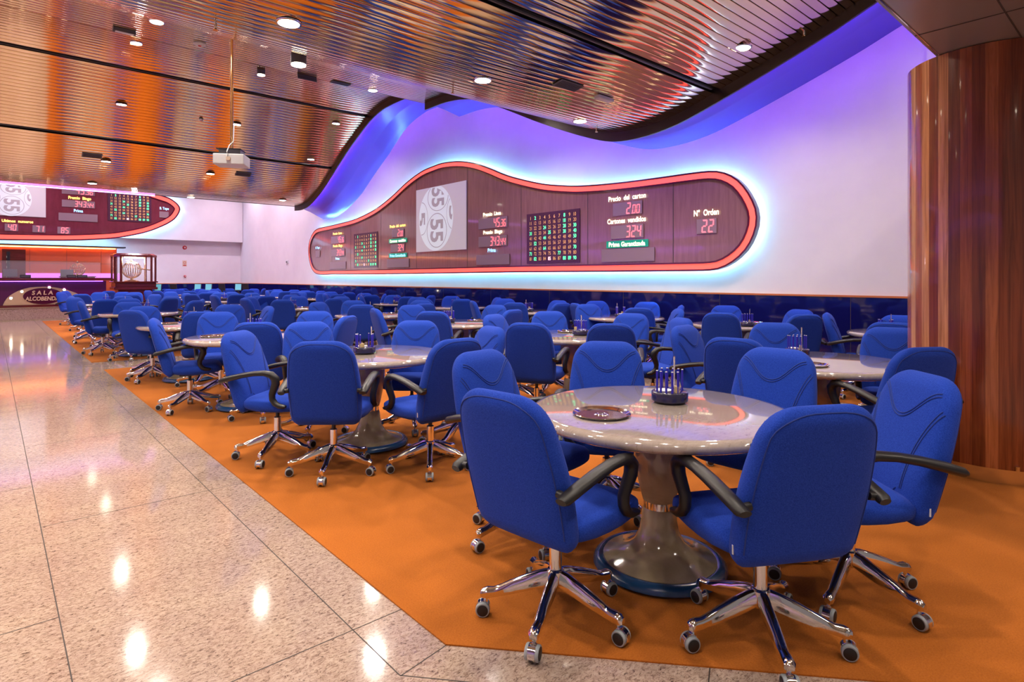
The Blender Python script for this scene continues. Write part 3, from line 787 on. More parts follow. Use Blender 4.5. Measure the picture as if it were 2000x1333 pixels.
cap(RB, A_, 'Precio  del  carton', (837, 735), (993, 714), 4.0, M['yellow_txt']); win(RB, A_, 857, 765, 843, 974, '2.00')
cap(RB, A_, 'Cartones  vendidos', (837, 882), (995, 866), 4.0, M['cream_txt'], M['green_plate']); win(RB, A_, 843, 913, 990, 980, '324')
cap(RB, A_, 'Prima Garantizada', (837, 1024), (993, 1018), 4.0, M['blue_txt'], M['green_plate']); win(RB, A_, 805, 1062, 1143, 1025)
number_grid(R1, bt, (1037.7, 426.4), (1124, 418.8), (1037.7, 506.3))
number_grid(R1, bt, (695.7, 462.8), (734.5, 460), (695.7, 517.6))
(u0, v1), (_, v0), (u1, _) = R1.px(*B_(76, 372)), R1.px(*B_(76, 990)), R1.px(*B_(575, 275))
bu0, _ = R1.px(*B_(105, 660)); bu1, _ = R1.px(*B_(447, 660)); _, bv0 = R1.px(*B_(290, 973)); _, bv1 = R1.px(*B_(290, 318))
ball_picture(R1, bt, u0, u1, v0, v1, 0, (bu0 + bu1) / 2, (bu1 - bu0) / 2, (bv0 + bv1) / 2, (bv1 - bv0) / 2)

# second board over the desk, facing down the hall
R2 = Plane('back', 28.18)
OUT2 = [(352, 410), (347, 398.5), (333, 388), (320, 383), (285, 372), (240, 360), (190, 349), (130, 338), (60, 329), (-20, 322)]
low = [(-20, 469), (40, 470), (90, 470.5), (135, 470.5), (180, 469), (225, 466), (266, 459), (292, 452.5), (315, 443.5), (332, 435), (344, 425.5)]
pts = [R2.px(*p) for p in OUT2]
lowp = [R2.px(*p) for p in low]
xc = -1.2
left_top = [(2 * xc - p[0], p[1]) for p in pts[::-1]]; left_low = [(2 * xc - p[0], p[1]) for p in lowp[::-1]]
pts = [p for p in pts if p[0] > xc + .2] + [p for p in left_top if p[0] < xc - .2] + [p for p in left_low if p[0] < xc - .2] + [p for p in lowp if p[0] > xc + .2]
bt2, pan2 = board('bingo_board', R2, pts, (1.5, 28.18, 4.2), 'lens-shaped burgundy number board above the reception desk at far left', M['board_wood2'], .06, (.05, .20, .24))
LB = (R2, bt2)
def D_(x, y): return x / 4.442, y / 4.442 + 340
def E_(x, y): return x / 10.256, y / 10.256 + 350
win(LB, D_, 536, 98, 170, 822, '45.36')
cap(LB, D_, 'Premio  Bingo', (593, 204), (790, 217), 4.2, M['yellow_txt']); win(LB, D_, 536, 222, 282, 822, '343.44')
cap(LB, D_, 'Prima', (640, 318), (720, 323), 4.2, M['blue_txt']); win(LB, D_, 508, 335, 402, 846)
cap(LB, D_, 'B. Tope', (1385, 297), (1463, 302), 3.6, M['blue_txt']); win(LB, D_, 1382, 325, 378, 1462)
cap(LB, E_, 'Ultimos  numeros', (35, 825), (665, 866), 4.0, M['yellow_txt'])
win(LB, E_, 95, 890, 1035, 362, '40'); win(LB, E_, 650, 925, 1065, 905, '71'); win(LB, E_, 1150, 955, 1092, 1405, '85')
number_grid(R2, bt2, (217.5, 379.5), (288.5, 388), (217.5, 426.2))
(u1, v1), (_, v0) = R2.px(89.4, 352), R2.px(89.4, 425.2); u0 = u1 - 3.3
bc = R2.px(20, 388); rr = R2.px(62, 388)[0] - bc[0]
ball_picture(R2, bt2, u0, u1, v0, v1 + .35, 0, bc[0], rr, bc[1], rr * 1.05)

# ================================================================== THE FAR END: PLINTH, DESK, ORANGE WALL, DRAW MACHINE
w = MB(); w.box(-6.9, 3.05, 24.50, 28.30, 0.0, .40, M['granite_step']); w.box(-6.9, 3.07, 24.475, 28.30, .40, .425, M['marble_leg']); w.box(-6.9, 3.06, 24.47, 24.50, 0, .03, M['marble_leg'])
o = struct(w, 'trim_8', label='granite plinth carrying the reception desk')
dk = thing('reception_desk', (-1.2, 24.9, .425), 'dark purple glossy reception desk with a gold sign panel on a granite plinth', 'reception desk')
DX = 3.02
mb = MB(); mb.box(-6.5, DX, 24.62, 25.35, .425, 1.27, M['desk_front']); mb.build('desk_body', dk)
mb = MB(); mb.box(-6.5, DX + .22, 24.40, 25.45, 1.29, 1.345, M['red_wood']); mb.box(-6.5, DX + .18, 24.44, 25.42, 1.345, 1.375, M['trim_red']); o = mb.build('counter_top', dk)
bv = o.modifiers.new('b', 'BEVEL'); bv.width = .02; bv.segments = 3
mb = MB(); mb.box(-6.5, DX, 24.52, 24.66, .425, .50, M['red_wood']); mb.build('base_rail', dk)
mb = MB(); mb.tube([(-6.4, 24.57, 1.262), (DX - .1, 24.57, 1.262)], .012, M['counter_tube'], 6); o = mb.build('under_counter_light', dk, True); o['label'] = 'violet tube under the counter edge'
# sign panel: pixels of the sign cut with the plane of the desk front
SY = 24.60
def S_(x, y): return on_back(x / 15.385, y / 15.385 + 560, SY)
arch = [(80, 615), (95, 540), (140, 450), (210, 350), (300, 270), (420, 195), (560, 125), (700, 75), (900, 30), (1100, 12), (1350, 6), (1600, 18), (1850, 60), (2050, 110), (2300, 200), (2500, 320), (2650, 450), (2720, 600)]
mb = MB(); P = [S_(*p) for p in arch]; mb.poly([(x, SY, z) for x, z in P], M['cream_metal'], (0, .015, 0)); mb.build('sign_panel', dk)
ex, ez = S_(1300, 288); ax = S_(1300, 288)[0] - S_(690, 288)[0]; az = abs(S_(1300, 45)[1] - S_(1300, 530)[1]) / 2
mb = MB(); mb.poly([(ex + ax * math.cos(2*PI*i/60), SY - .004, ez + az * math.sin(2*PI*i/60)) for i in range(60)], M['trim_red'], (0, -.012, 0)); ov = mb.build('sign_oval', dk)
def letters(text, l, r, hz, nm):
    (u0, z0), (u1, z1) = S_(*l), S_(*r); V, F = glyphs(text, .03, .12)
    a = min(p[0] for p in V); b = max(p[0] for p in V); zc = (z0 + z1) / 2; sz = hz / .69
    mb = MB()
    front = [(u0 + (p[0] - a) / (b - a) * (u1 - u0), SY - .040, zc + (p[1] - .345) * sz) for p in V]
    back = [(x, SY - .018, z) for x, y, z in front]
    mb.add(front, F, M['gold_letter']); mb.add(back, F, M['gold_letter'])
    mb.build(nm, ov)
hh = abs(S_(1000, 120)[1] - S_(1000, 235)[1])
letters('S A L A', (955, 190), (1590, 180), hh, 'sign_letters'); letters('ALCOBENDAS', (750, 372), (1860, 350), hh, 'sign_letters')
for i, (x, y) in enumerate(((330, 350), (660, 150), (1480, 25), (1930, 95))):
    X, Z = S_(x, y)
    mb = MB(); mb.lathe([(.035, 0), (.03, -.03)], M['lamp'], 12, xf=Matrix.Translation((X, SY - .003, Z)) @ Matrix.Rotation(-PI / 2, 4, 'X') @ Matrix.Scale(-1, 4, (0, 0, 1))); mb.build('sign_lamp', dk, True)

# glass screen over the counter
t = thing('glass_screen', (-1, 25.0, 1.375), 'clear low glass screen standing along the reception counter', 'glass screen')
mb = MB(); mb.box(-6.0, 2.9, 24.98, 24.992, 1.38, 1.92, M['glass']); mb.build('pane', t)
mb = MB(); mb.box(-6.0, 2.9, 24.975, 24.997, 1.92, 1.93, M['chrome']); mb.build('top_rail', t)

# orange backing wall with its cap and dark doorway
OY = 27.1
ow = thing('orange_partition', (-1.5, OY, .425), 'glossy orange-red partition lit from its top edge behind the reception desk', 'partition')
xr = on_back(228, 510, OY)[0]; zt = on_back(100, 482, OY)[1]
mb = MB(); mb.box(-6.5, xr, OY, OY + .25, .42, zt, M['orange_wall']); mb.build('panel', ow)
mb = MB(); mb.box(-6.5, xr + .25, OY - .32, OY + .25, zt, zt + .05, M['fascia']); mb.build('cap', ow)
mb = MB(); mb.tube([(-6.4, OY - .10, zt - .03), (xr - .05, OY - .10, zt - .03)], .012, M['warm_tube'], 6); mb.build('strip_light', ow, True)
z0 = on_back(100, 534, OY - .01)[1]; z1 = on_back(100, 541, OY)[1]
mb = MB(); mb.box(-6.5, xr + .1, OY - .05, OY - .01, z1 - .12, z0, M['magenta_strip']); o = mb.build('lit_ledge', ow); o['label'] = 'magenta lit ledge'
mb = MB()
for k in range(9): x = xr - .5 - k * 1.05; mb.box(x, x + .008, OY - .004, OY, .9, zt - .1, M['joint'])
mb.box(-6.5, xr, OY - .004, OY, 1.9, 1.908, M['joint']); mb.build('panel_seams', ow)
xa, xb = on_back(4, 500, OY - .06)[0], on_back(50, 500, OY - .06)[0]; zd = on_back(20, 487, OY - .06)[1]
dr = thing('door', (0, OY, .425), 'tall dark red wooden door standing in the orange partition at far left', 'door')
mb = MB(); mb.box(xa, xb, OY - .07, OY - .012, .425, zd, M['red_wood']); mb.build('frame', dr)
mb = MB(); mb.box(xa + .12, xb - .42, OY - .085, OY - .06, .425, zd - .08, M['black']); mb.build('leaf', dr)
mb = MB()
for k in range(5): mb.box(xb - .52, xb - .50, OY - .10, OY - .085, 1.35 + k * .18, 1.42 + k * .18, M['chrome'])
mb.build('handle', dr)

# monitors on the desk
def desk_monitor(px, wpx, label, hh_=.24):
    x0 = on_back(px, 540, 25.2)[0]; x1 = on_back(px + wpx, 540, 25.2)[0]; x = (x0 + x1) / 2
    t = thing('monitor', (x, 25.22, 1.375), label, 'monitor')
    mb = MB(); mb.box(x0, x1, 25.18, 25.23, 1.42, 1.42 + hh_, M['grey']); o = mb.build('housing', t)
    mb = MB(); mb.box(x - .02, x + .02, 25.20, 25.22, 1.375, 1.43, M['black']); mb.box(x - .1, x + .1, 25.12, 25.3, 1.375, 1.385, M['black']); mb.build('stand', t)
    mb = MB(); mb.box(x0 + .02, x1 - .02, 25.23, 25.233, 1.44, 1.40 + hh_, M['black']); mb.build('screen', t)
desk_monitor(6, 28, 'grey monitor back at the left end of the reception counter'); desk_monitor(118, 25, 'grey monitor back in the middle of the reception counter')
for px_, wp, lb in ((39, 21, 'low black till box beside the leftmost counter monitor'), (130, 18, 'low black box in front of the middle counter monitor'), (150, 20, 'low black box right of the middle counter monitor')):
    x0 = on_back(px_, 540, 24.8)[0]; x1 = on_back(px_ + wp, 540, 24.8)[0]
    t = thing('counter_box', ((x0 + x1) / 2, 24.8, 1.375), lb, 'box')
    mb = MB(); mb.box(x0, x1, 24.72, 24.9, 1.375, 1.47, M['black']); o = mb.build('case', t)
    mb = MB(); mb.box(x0 + .02, x1 - .02, 24.714, 24.72, 1.40, 1.45, M['grey']); mb.build('front_plate', t)
def cage(x, y, z, r, label, parent=None, bright=True):
    t = parent or thing('draw_cage', (x, y, z), label, 'draw cage')
    mb = MB()
    for k in range(10):
        a = PI * k / 10
        mb.tube([(x + r * math.cos(b) * math.cos(a), y + r * math.cos(b) * math.sin(a), z + r * 1.05 + r * math.sin(b)) for b in [2*PI*j/24 for j in range(24)]], .009, M['brass'], 5, closed=True)
    for zz in (-.5, 0, .5):
        rr = r * math.sqrt(1 - zz * zz)
        mb.tube([(x + rr * math.cos(2*PI*j/24), y + rr * math.sin(2*PI*j/24), z + r * 1.05 + r * zz) for j in range(24)], .009, M['brass'], 5, closed=True)
    mb.lathe([(.03, 2.1 * r), (.035, 2.1 * r + .04), (.0, 2.1 * r + .08)], M['brass'], 12, c=(x, y, z)); mb.build('wire_globe', t, True)
    mb = MB(); mb.lathe([(r * .6, 0), (r * .5, .02), (.04, .05), (.04, .1)], M['brass'], 20, c=(x, y, z)); mb.build('foot', t, True)
    return t
xg = on_back(151, 530, 26.3)[0]
t = thing('side_shelf', (xg, 26.3, .425), 'narrow shelf unit behind the desk carrying a brass cage', 'shelf')
mb = MB(); mb.box(xg - .5, xg + .5, 26.1, 26.6, .425, 1.40, M['red_wood']); mb.build('body', t)
mb = MB(); mb.box(xg - .53, xg + .53, 26.07, 26.63, 1.40, 1.43, M['trim_red']); mb.build('top', t)
cage(xg, 26.3, 1.43, .23, 'round brass wire cage seen through the counter glass, left of the lit cabinet')

# glazed draw machine cabinet
gx0, gx1 = 3.30, 4.55; gy0, gy1 = 24.7, 25.7
gm = thing('draw_machine', ((gx0 + gx1) / 2, (gy0 + gy1) / 2, 0), 'glazed dark red cabinet with a lit brass ball cage, right of the desk', 'draw machine')
mb = MB(); mb.box(gx0 + .1, gx1 - .1, gy0 + .1, gy1 - .1, 0, .95, M['red_wood']); mb.box(gx0 - .04, gx1 + .04, gy0 - .04, gy1 + .04, .95, 1.04, M['red_wood']); mb.box(gx0, gx1, gy0, gy1, 1.04, 1.20, M['red_wood']); mb.box(gx0 - .05, gx1 + .05, gy0 - .05, gy1 + .05, 1.20, 1.25, M['red_wood'])
o = mb.build('pedestal', gm); bv = o.modifiers.new('b', 'BEVEL'); bv.width = .015; bv.segments = 2
ZT = 2.12; q = .16
def octo(e): return [(gx0 - e + q, gy0 - e), (gx1 + e - q, gy0 - e), (gx1 + e, gy0 - e + q), (gx1 + e, gy1 + e - q), (gx1 + e - q, gy1 + e), (gx0 - e + q, gy1 + e), (gx0 - e, gy1 + e - q), (gx0 - e, gy0 - e + q)]
for (x, y) in octo(0):
    mb = MB(); mb.box(x - .03, x + .03, y - .03, y + .03, 1.25, ZT, M['red_wood']); mb.build('corner_post', gm)
mb = MB(); mb.loft([[(x, y, ZT) for x, y in octo(.04)], [(x, y, ZT + .07) for x, y in octo(.04)], [(x, y, ZT + .13) for x, y in octo(-.06)]], M['red_wood']); mb.build('canopy', gm)
mb = MB(); oc = octo(0)
for i in range(8):
    a, b = oc[i], oc[(i + 1) % 8]; mb.add([(a[0], a[1], 1.26), (b[0], b[1], 1.26), (b[0], b[1], ZT), (a[0], a[1], ZT)], [(0, 1, 2, 3)], M['glass'])
mb.build('glazing', gm)
mb = MB()
for x, y in oc: mb.lathe([(.022, ZT + .03), (.03, ZT + .06), (.0, ZT + .10)], M['brass'], 10, c=(x, y, 0)); mb.lathe([(.03, 1.25), (.03, 1.29)], M['brass'], 10, c=(x, y, 0))
for x in (gx0 + .28, gx1 - .25): mb.tube([(x, 25.35, 1.25), (x, 25.35, ZT)], .022, M['brass'], 8)
mb.tube([(gx0 + .75, 25.15, 1.72), (gx1 - .12, 25.15, 1.66)], .02, M['brass'], 8)
mb.build('brass_fittings', gm, True)
mb = MB(); cx_, cy_, cr = gx0 + .55, 25.1, .30
mb.lathe([(0.0, -.0)] + [(cr * .93 * math.sin(PI * k / 12), cr - cr * math.cos(PI * k / 12)) for k in range(1, 12)] + [(.0, 2 * cr)], M['glass'], 24, c=(cx_, cy_, 1.36))
for k in range(12):
    a = PI * k / 12; mb.tube([(cx_ + cr * math.cos(b) * math.cos(a), cy_ + cr * math.cos(b) * math.sin(a), 1.36 + cr + cr * math.sin(b)) for b in [2*PI*j/24 for j in range(24)]], .012, M['brass'], 5, closed=True)
mb.lathe([(.03, 2 * cr), (.04, 2 * cr + .04), (0, 2 * cr + .08)], M['brass'], 12, c=(cx_, cy_, 1.36)); mb.lathe([(.25, -.11), (.2, -.08), (.05, -.05), (.05, .02)], M['brass'], 20, c=(cx_, cy_, 1.36)); mb.build('ball_cage', gm, True)
for i in range(26):
    a = random.uniform(0, 2*PI); rr = random.uniform(0, .17); k = random.uniform(.06, .2); mb = MB()
    mb.lathe([(.0, -.02), (.0145, -.0145), (.02, 0), (.0145, .0145), (0, .02)], M['white'], 8, c=(cx_ + rr * math.cos(a), cy_ + rr * math.sin(a), 1.36 + k)); tag(mb.build('bingo_ball', None, True), 'white numbered ball in the lit brass cage of the glazed cabinet', 'ball', 'balls in the lit cage')
mb = MB(); mb.box(cx_ - .22, cx_ + .35, cy_ - .1, cy_ + .1, ZT - .03, ZT - .01, M['lamp']); mb.build('top_light', gm)
li = bpy.data.lights.new('cabinet_lamp', 'POINT'); li.energy = 45; li.color = (.85, .75, 1); li.shadow_soft_size = .1
lo = bpy.data.objects.new('cabinet_lamp', li); COL.objects.link(lo); lo.parent = gm; lo.location = (cx_ - gm.location.x + .1, cy_ - gm.location.y - .1, 2.0)

# small fittings on the walls
def wall_fit(px, py, r, material, name, label, cat, Y=BACK_Y):
    x, z = on_back(px, py, Y); t = thing(name, (x, Y, z), label, cat)
    xf = Matrix.Translation((x, Y, z)) @ Matrix.Rotation(PI / 2, 4, 'X')
    mb = MB(); mb.lathe([(r, 0), (r, .04), (r * .8, .06)], material, 20, xf=xf); mb.build('body', t, True)
    mb = MB(); mb.lathe([(r * .4, .06), (r * .35, .085), (0, .09)], M['white'], 12, xf=xf); mb.build('centre_cap', t, True)
wall_fit(360.5, 484, .085, M['red'], 'alarm_bell', 'round red alarm bell on the far white wall, topmost fitting', 'alarm')
wall_fit(361, 540, .05, M['red'], 'call_point', 'small red call point low on the far white wall, below the sign', 'call point')
x, z = on_back(360.5, 515, BACK_Y); t = thing('safety_sign', (x, BACK_Y, z), 'small square orange-brown safety sign on the far white wall between two red fittings', 'sign')
mb = MB(); mb.box(x - .085, x + .085, BACK_Y - .008, BACK_Y, z - .13, z + .13, M['sign_paper']); mb.build('plate', t)
mb = MB(); mb.tube([(x + .05 * math.cos(2*PI*k/20), BACK_Y - .012, z + .04 + .05 * math.sin(2*PI*k/20)) for k in range(20)], .008, M['red'], 5, closed=True); mb.box(x - .06, x + .06, BACK_Y - .011, BACK_Y - .008, z - .10, z - .06, M['red']); mb.build('pictogram', t)
y, z = on_wall(561, 512, WALL_X); t = thing('wall_switch', (WALL_X, y, z), 'tiny grey switch plate on the long white wall left of the big board', 'switch')
mb = MB(); mb.box(WALL_X - .02, WALL_X, y - .12, y + .12, z - .07, z + .07, M['white']); mb.build('plate', t)
mb = MB(); mb.box(WALL_X - .03, WALL_X - .02, y - .06, y + .06, z - .035, z + .035, M['grey']); mb.build('key', t)

# ================================================================== TABLES
TABLES = [(2.38,1.63),(2.34,4.40),(2.05,6.55),(2.0,8.8),(1.98,12.2),(2.0,14.5),(2.1,17),(2.2,19.3),
(4.65,1.75),(4.73,4.36),(4.9,6.6),(4.85,9.05),(4.8,12.2),(4.8,14.6),(4.8,17),(4.8,19.3),(4.8,21.5),
(7.75,2.0),(7.5,3.9),(7.55,5.8),(7.6,8.0),(7.5,10.2),(7.46,12.6),(7.5,14.8),(7.5,17),(7.5,19.3),(7.5,21.6),
(4.9,25.0),(6.3,24.5),(7.5,24.0)]
ORD = ['first', 'second', 'third', 'fourth', 'fifth', 'sixth', 'seventh', 'eighth', 'ninth', 'tenth']
def short_phrase(i):
    if i < 8: return '%s walkway-row table' % ORD[i]
    if i < 17: return '%s middle-row table' % ORD[i - 8]
    if i < 27: return '%s wall-row table' % ORD[i - 17]
    return '%s of the farthest tables' % ORD[i - 27]
def table_phrase(i):
    if i < 8: return '%s table of the walkway row' % ORD[i]
    if i < 17: return '%s table of the middle row' % ORD[i - 8]
    if i < 27: return '%s table of the wall row' % ORD[i - 17]
    return '%s of the farthest tables' % ORD[i - 27]
TR = 0.61
tp = thing('round_table', (0, 0, 0), '', 'table', 'round marble tables')
mb = MB(); mb.lathe([(0, .752), (TR - .045, .752), (TR - .018, .748), (TR - .004, .737), (TR, .724), (TR - .006, .710), (TR - .03, .698), (TR - .2, .694), (0, .694)][::-1], M['marble'], 96); mb.build('tabletop', tp, True, 60)
mb = MB(); mb.lathe([(.108, .694), (.114, .66), (.120, .60), (.118, .53), (.105, .44), (.088, .36), (.076, .318)], M['marble_leg'], 40); mb.build('pedestal', tp, True, 60)
mb = MB(); mb.lathe([(.070, .318), (.073, .316), (.073, .284), (.070, .282)], M['chrome'], 40); o = mb.build('collar', tp, True); o['label'] = 'chrome collar'
mb = MB(); mb.lathe([(.073, .283), (.080, .265), (.083, .22), (.093, .17), (.115, .125), (.15, .090), (.20, .066), (.262, .050), (.262, .02)], M['marble_leg'], 48); mb.build('foot', tp, True, 60)
mb = MB(); mb.lathe([(.262, .012), (.262, .048), (.275, .052), (.295, .046), (.308, .030), (.310, .015), (.305, .012)], M['blue_ring'], 48); o = mb.build('foot_ring', tp, True); o['label'] = 'dark blue ring round the foot'
tables = []
for i, (x, y) in enumerate(TABLES):
    t = tp if i == 0 else copy_tree(tp)
    t.location = (x, y, .006 if i < 27 else .0); t['label'] = 'round beige marble pedestal table, ' + table_phrase(i) + (', nearest the camera' if i == 0 else '')
    tables.append(t)
TZ = .758

# marker caddy
cp = thing('marker_caddy', (0, 0, 0), '', 'marker holder', 'marker holders on the tables')
mb = MB(); mb.lathe([(.072, .0), (.078, .006), (.088, .012), (.088, .052), (.084, .056), (.03, .057), (0, .057)], M['caddy'], 40); mb.build('base', cp, True, 50)
mb = MB()
mb.lathe([(.040, .057), (.040, .062), (0, .063)], M['pad'], 24, c=(-.0, .03, 0)); o = mb.build('ink_pad', cp, True)
mb = MB(); mb.box(-.066, -.026, -.035, -.018, .057, .088, M['tan']); mb.build('eraser_block', cp)
for k in range(10):
    a = (-1.25 + k % 5 * .42) + (0 if k < 5 else PI); px_, py_ = .068 * math.cos(a), .068 * math.sin(a)
    mb = MB(); mb.lathe([(.0052, .05), (.0052, .158)], M['pen_blue'], 10, c=(px_, py_, 0)); mb.lathe([(.0053, .158), (.0053, .161)], M['white'], 10, c=(px_, py_, 0)); mb.build('marker', cp, True)
mb = MB(); mb.lathe([(.0042, .056), (.0042, .21), (.0058, .212), (.0058, .222)], M['chrome'], 10, c=(.045, -.03, 0)); mb.build('rod', cp, True)
# chrome tray
yp = thing('metal_tray', (0, 0, 0), '', 'tray', 'metal trays on the tables')
mb = MB(); mb.lathe([(0, .003), (.110, .003), (.122, .010), (.128, .013), (.130, .010), (.118, .0), (0, .0)], M['chrome'], 48); mb.build('dish', yp, True, 14)
mb = MB(); mb.lathe([(.034, .003), (.030, .006), (.018, .0065), (.014, .004), (0, .004)], M['chrome'], 28); mb.build('embossed_centre', yp, True)
def place(proto, first, px, py, ti, label, rz=0.0, dx=.0):
    x, y = on_level(px, py, TZ); tx, ty = TABLES[ti]; d = math.hypot(x - tx, y - ty)
    if d > .42: x, y = tx + (x - tx) * .42 / d, ty + (y - ty) * .42 / d
    t = proto if first else copy_tree(proto); t.location = (x, y, TZ - (.0 if ti < 27 else .006)); t.rotation_euler = (0, 0, rz); t['label'] = label
    return x, y
placed = {}
CAD = [(0, 1308, 786), (1, 712, 691), (2, 497, 651), (3, 372, 632), (4, 290, 607), (8, 1557, 695), (9, 1134, 655), (10, 877, 630), (11, 722, 616), (12, 571, 602), (17, 1700, 655), (18, 1460, 638), (19, 1212, 620), (20, 1033, 609), (21, 889, 601), (22, 774, 594), (23, 705, 588), (5, 262, 596), (6, 208, 587), (13, 490, 592), (14, 432, 586)]
for n, (ti, px, py) in enumerate(CAD):
    placed[ti] = place(cp, n == 0, px, py, ti, 'navy marker holder with blue pens and chrome rod, ' + short_phrase(ti), 0.75 if n == 0 else random.uniform(0, 6))
TRY = [(0, 1175, 811), (2, 417, 658), (3, 328, 633), (8, 1597, 689), (9, 1106, 646), (10, 930, 627), (11, 762, 613), (12, 594, 601), (18, 1445, 635), (19, 1193, 620), (21, 853, 600.5), (22, 752, 593.5), (24, 610, 583)]
for n, (ti, px, py) in enumerate(TRY):
    x, y = on_level(px, py, TZ)
    if ti in placed and n > 0:
        cx2, cy2 = placed[ti]; tx, ty = TABLES[ti]
        if math.hypot(x - cx2, y - cy2) < .24 or math.hypot(x - tx, y - ty) > .42:
            a = math.atan2(cy2 - ty, cx2 - tx) + 2.2; px, py = to_px(tx + .34 * math.cos(a), ty + .34 * math.sin(a), TZ)
    place(yp, n == 0, px, py, ti, 'round polished metal tray on the ' + short_phrase(ti), random.uniform(0, 6))

# touch-screen terminals on the farthest tables
def terminal(px, py, facing, label, wpx=9):
    """thin upright screen; facing=1 shows the lit face to the hall"""
    Y = 24.6; x, z = on_back(px, py, Y)
    ti = min((27, 28, 29), key=lambda i: abs(TABLES[i][0] - x)); tx, ty = TABLES[ti]
    d = (tx * SN + ty * CS); x, Y = None, None
    r = ray(px, 543); k = 0
    best = None
    for s in range(180, 260):
        X_, Y_ = r[0] * s * .1, r[1] * s * .1
        dd = math.hypot(X_ - tx, Y_ - ty)
        if best is None or dd < best[0]: best = (dd, X_, Y_)
    dd, x, Y = best
    if dd > .42: x, Y = tx + (x - tx) * .42 / dd, ty + (Y - ty) * .42 / dd
    t = thing('touch_terminal', (x, Y, TZ - .006), label, 'terminal')
    xf = Matrix.Translation((x, Y, TZ - .006)) @ Matrix.Rotation(-.5 + (0 if facing else PI - .2), 4, 'Z')
    mb = MB(); mb.box(-.12, .12, -.10, .10, 0, .03, M['black'], xf); mb.box(-.03, .03, .0, .05, .03, .16, M['black'], xf); mb.build('stand', t)
    tl = xf @ Matrix.Translation((0, 0, .13)) @ Matrix.Rotation(-.22, 4, 'X')
    mb = MB(); mb.box(-.12, .12, -.015, .02, 0, .27, M['black'], tl); mb.build('housing', t)
    mb = MB(); mb.box(-.105, .105, -.018, -.015, .02, .255, M['cyan_screen'], tl); mb.build('screen', t)
terminal(308, 562, 1, 'lit cyan touch screen on the farthest tables, leftmost lit one'); terminal(372, 564, 1, 'lit cyan touch screen on the farthest tables, second lit one from left')
terminal(407, 561, 1, 'lit cyan touch screen on the farthest tables, third lit one from left'); terminal(465, 566, 1, 'lit cyan touch screen on the farthest tables, rightmost lit one')
terminal(340, 560, 0, 'black back of a touch terminal, leftmost of the dark ones'); terminal(437, 560, 0, 'black back of a touch terminal between two lit screens'); terminal(480, 560, 0, 'black back of a touch terminal, rightmost of the dark ones')

# ================================================================== CHAIRS
def rrect(cx, w_, d_, y, z, n=28, e=2.6, tilt=0.0):
    """super-ellipse ring, half-width w_, half-depth d_, lying around (0, y, z); tilt leans the depth axis"""
    out = []
    for k in range(n):
        a = 2 * PI * k / n; ca, sa = math.cos(a), math.sin(a)
        u = w_ * math.copysign(abs(ca) ** (2 / e), ca); v = d_ * math.copysign(abs(sa) ** (2 / e), sa)
        out.append((cx + u, y + v * math.cos(tilt), z + v * math.sin(tilt)))
    return out
def smooth(a, b, t): t = max(0, min(1, t)); t = t * t * (3 - 2 * t); return a + (b - a) * t
Z0, Z1 = .372, .957
def back_section(z):
    """half width, half thickness and centre y of the backrest at height z"""
    k = (z - Z0) / (Z1 - Z0)
    yb = -.168 - .165 * k ** 1.15                    # centre line leans back
    w_ = .228 + .014 * math.sin(PI * min(1, k * 1.1)) - .030 * k ** 3
    th = .058 - .010 * k + .010 * math.sin(PI * k)
    rt = .115; dz = Z1 - z
    if dz < rt: w_ -= rt * (1 - math.sqrt(max(0, 1 - ((rt - dz) / rt) ** 2))) * .92
    if dz < .05: th *= math.sqrt(max(0.02, 1 - ((.05 - dz) / .05) ** 2)) * .8 + .2 * (dz / .05)
    rb = .07; dz = z - Z0
    if dz < rb: w_ -= rb * (1 - math.sqrt(max(0, 1 - ((rb - dz) / rb) ** 2))) * .75
    if dz < .05: th *= math.sqrt(max(0.02, 1 - ((.05 - dz) / .05) ** 2)) * .7 + .3 * (dz / .05)
    return w_, th, yb
def backrest_mesh():
    mb = MB(); rings = []; zs = [Z0 + .0005, Z0 + .004, Z0 + .012, Z0 + .025, Z0 + .045, Z0 + .07] + [Z0 + .10 + k * .03 for k in range(12)] + [.835, .86, .88, .90, .918, .932, .943, .951, .955, .957]
    for z in zs:
        w_, th, y = back_section(z); rings.append(rrect(0, w_, th, y, z, 32, 3.4))
    mb.loft(rings, M['fabric']); return mb
def front_y(x, z):
    w_, th, y = back_section(z); r = min(.999, abs(x) / max(w_, .01)); return y + th * (1 - r ** 3.4) ** (1 / 3.4)
def back_y(x, z):
    w_, th, y = back_section(z); r = min(.999, abs(x) / max(w_, .01)); return y - th * (1 - r ** 3.4) ** (1 / 3.4)
